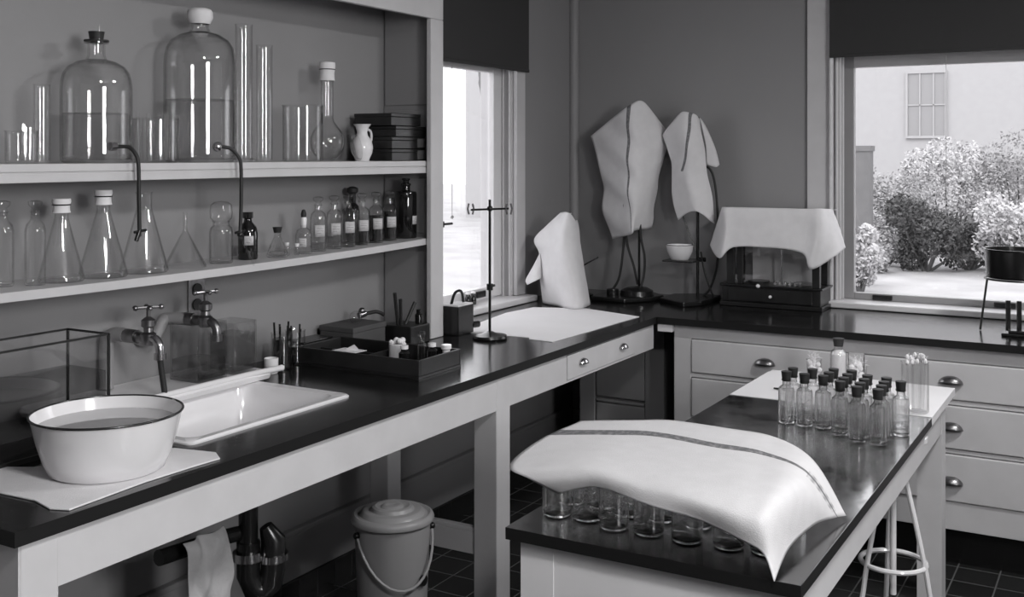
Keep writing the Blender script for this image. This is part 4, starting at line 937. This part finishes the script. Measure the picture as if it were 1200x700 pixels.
# stool
st = thing('metal_stool', (-.71,3.80,0), 'white enamelled metal stool with a foot ring under the island table', 'stool')
MB().lathe([(0,.66),(.105,.66),(.11,.665),(.11,.68),(.105,.685),(0,.687)], 32).build('seat', 'enamel', st)
MB().tube([(0,0,.14),(0,0,.66)], .011, 10).build('post', 'enamel', st)
MB().tube([(.105*math.cos(2*PI*k/36), .105*math.sin(2*PI*k/36), .25) for k in range(36)], .0085, 8, closed=True).build('foot_ring', 'enamel', st)
for a in (230, 350, 110):
    a = math.radians(a); c, s = math.cos(a), math.sin(a)
    MB().tube(smooth_curve([(.012*c,.012*s,.62),(.05*c,.05*s,.50),(.105*c,.105*s,.26),(.125*c,.125*s,.15),(.16*c,.16*s,.002)]), .0085, 8).build('leg', 'enamel', st)

# ---- stoppered bottles on the island
def make_bottle():
    t = thing('stoppered_bottle', (0,0,.7605), 'x', 'bottle', 'black-stoppered clear bottles on the island table')
    MB().lathe(vessel([(.023,0),(.0255,.004),(.0258,.10),(.024,.112),(.013,.121),(.0125,.132),(.0155,.135),(.0155,.139)], .003), 20).build('bottle', 'bottle', t)
    MB().lathe([(0,.009),(.0215,.009),(.0215,.026),(0,.026)], 18).build('liquid', 'water', t)
    MB().lathe([(0,.134),(.0135,.134),(.0165,.164),(.0,.165)], 16).build('stopper', 'cork', t)
    return t
rowsB = {'front': [(-.975,3.455),(-.915,3.447),(-.856,3.447),(-.790,3.387),(-.728,3.333),(-.665,3.328)],
         'second': [(-.972,3.522),(-.912,3.535),(-.853,3.508),(-.793,3.448),(-.731,3.395),(-.667,3.388)],
         'third': [(-.853,3.572),(-.795,3.510),(-.733,3.458),(-.671,3.448)],
         'back': [(-.796,3.575),(-.736,3.523),(-.676,3.513),(-.627,3.478)]}
order = {6: ['leftmost','second from the left','third from the left','third from the right','second from the right','rightmost'], 4: ['leftmost','second from the left','second from the right','rightmost']}
proto = None
for rn in ('front','second','third','back'):
    for i, (x, y) in enumerate(rowsB[rn]):
        lab = 'black-stoppered clear bottle, %s in the %s bottle row' % (order[len(rowsB[rn])][i], rn)
        if proto is None:
            proto = make_bottle(); proto.location = (x,y,.7605); proto['label'] = lab
        else: copy_tree(proto, (x,y,.7605), lab, random.uniform(0,6))
# jars of cotton etc. on the white end
tj = thing('cotton_jar', (-.640,3.80,.7622), 'tall glass jar stuffed with cotton-tipped pipettes at the table end', 'jar')
MB().lathe(vessel([(.040,0),(.044,.005),(.044,.165),(.046,.168)]), 24).build('jar', 'glass', tj)
rnd = random.Random(5)
m = MB(); ps = []
for _ in range(16):
    a = rnd.uniform(0,2*PI); q = rnd.uniform(.005,.033); x,y = q*math.cos(a), q*math.sin(a); hh = rnd.uniform(.165,.19)
    MB().tube([(x*.9,y*.9,.01),(x*1.15,y*1.15,hh)], .0028, 6).build('pipette', 'glass', tj); ps.append((x*1.15,y*1.15,hh))
def fuzz(m, x, y, z, r, n, rnd):
    for _ in range(n):
        d = Vector((rnd.gauss(0,1),rnd.gauss(0,1),rnd.gauss(0,1))).normalized(); p = Vector((x,y,z))+d*r*rnd.uniform(.2,1)
        e = p+Vector((rnd.uniform(-1,1),rnd.uniform(-1,1),rnd.uniform(-.3,1)))*r*.7
        m.tube([p,(p+e)/2+Vector((rnd.uniform(-1,1),rnd.uniform(-1,1),0))*r*.2,e], .0006, 3)
for x,y,z in ps: m.ball((x,y,z), .006, 6, sz=1.6); fuzz(m, x, y, z, .013, 8, rnd)
m.build('cotton', 'cotton', tj)
wbt = thing('white_powder_bottle', (-.985,4.20,.7622), 'bottle of white powder with a black stopper standing on the paper', 'bottle')
MB().lathe(vessel([(.028,0),(.031,.004),(.031,.095),(.028,.108),(.017,.118),(.016,.132),(.019,.135)]), 22).build('bottle', 'glass', wbt)
MB().lathe([(0,.006),(.0275,.007),(.0275,.098),(.013,.114),(0,.114)], 20).build('powder', 'porcelain', wbt)
MB().lathe([(0,.128),(.017,.128),(.0215,.158),(0,.160)], 16).build('stopper', 'cork', wbt)
for x, y, r, lab in [(-1.065,4.15,.028,'beaker heaped with cotton wool left of the white powder bottle'),(-.895,4.10,.036,'wider beaker heaped with cotton wool right of the white powder bottle')]:
    t = thing('cotton_beaker', (x,y,.7622), lab, 'beaker', 'beakers of cotton wool on the table end'); MB().lathe(vessel([(r*.95,0),(r,.004),(r,.075),(r*1.05,.078)]), 20).build('beaker', 'glass', t)
    m = MB(); rnd = random.Random(int(r*1000))
    for _ in range(22):
        a = rnd.uniform(0,2*PI); q = rnd.uniform(0,r*.75); m.ball((q*math.cos(a),q*math.sin(a),rnd.uniform(.015,.085)), rnd.uniform(.008,.013), 8)
    fuzz(m, 0, 0, .085, r*.9, 70, rnd)
    m.build('cotton', 'cotton', t)
sp = thing('forceps', (-1.10,3.90,.7622), 'small dark forceps lying on the paper left of the bottles', 'forceps', rz=math.radians(-10))
MB().tube([(-.05,.0,.004),(.0,.006,.006),(.05,.001,.004)], [.003,.004,.0015], 8).build('arm', 'black', sp); MB().tube([(-.05,.0,.004),(.0,-.006,.006),(.05,-.001,.004)], [.003,.004,.0015], 8).build('arm', 'black', sp)

# ---- jars under the towel
def make_jar():
    t = thing('specimen_tumbler', (0,0,.7605), 'x', 'tumbler', 'glass tumblers under the island towel')
    MB().lathe(vessel([(.030,0),(.034,.004),(.035,.012),(.035,.122),(.036,.125)], .0028), 24).build('tumbler', 'bottle', t)
    MB().lathe([(0,.0065),(.028,.0065),(.024,.010),(0,.012)], 20).build('thick_bottom', 'foot', t)
    return t
proto = None
ords = ['leftmost','second from the left','third from the left','fourth from the left','fifth from the left','sixth from the left','rightmost']
for rn, X, y in (('front', [-1.20,-1.125,-1.045,-.960,-.868,-.775,-.695], 2.285), ('second', [-1.215,-1.135,-1.055,-.970,-.880,-.790,-.70], 2.385), ('back', [-1.21,-1.13,-1.05,-.965,-.875,-.785,-.70], 2.49)):
    for i, x in enumerate(X):
        yy = y+[.01,.02,-.005,0,.0,.01,.02][i]
        lab = 'empty glass tumbler, %s in the %s row under the island towel' % (ords[i], rn)
        if proto is None: proto = make_jar(); proto.location = (x,yy,.7605); proto['label'] = lab
        else: copy_tree(proto, (x,yy,.7605), lab, random.uniform(0,6))
ISL = [
  [(-1.169, 2.244, 0.83), (-1.232, 2.214, 0.86), (-1.302, 2.243, 0.875), (-1.315, 2.416, 0.895), (-1.311, 2.643, 0.895)],
  [(-1.061, 2.227, 0.865), (-1.084, 2.229, 0.89), (-1.13, 2.278, 0.903), (-1.168, 2.476, 0.903), (-1.201, 2.679, 0.903)],
  [(-0.917, 2.182, 0.86), (-0.937, 2.204, 0.892), (-1.003, 2.31, 0.903), (-1.047, 2.517, 0.903), (-1.091, 2.743, 0.903)],
  [(-0.797, 2.172, 0.85), (-0.808, 2.176, 0.892), (-0.848, 2.285, 0.903), (-0.895, 2.498, 0.903), (-0.934, 2.739, 0.903)],
  [(-0.699, 2.154, 0.83), (-0.696, 2.157, 0.88), (-0.713, 2.257, 0.903), (-0.766, 2.488, 0.903), (-0.808, 2.734, 0.898)],
  [(-0.654, 2.154, 0.81), (-0.649, 2.177, 0.87), (-0.646, 2.311, 0.89), (-0.655, 2.462, 0.89), (-0.678, 2.633, 0.88)],
  [(-0.629, 2.141, 0.764), (-0.639, 2.287, 0.785), (-0.629, 2.458, 0.785), (-0.609, 2.557, 0.775), (-0.594, 2.604, 0.768)],
]
m = MB(); patch(m, ISL, 8, .0015, 21)
M_['isl_towel'] = vstripe('island_towel_linen', .83, -.03, .024, None, [(.80, .035, .84, .97, 220)], .60)
tag(m.build('island_towel', 'isl_towel', solid=.002), 'striped white towel spread over the glass tumblers on the island table', 'towel')
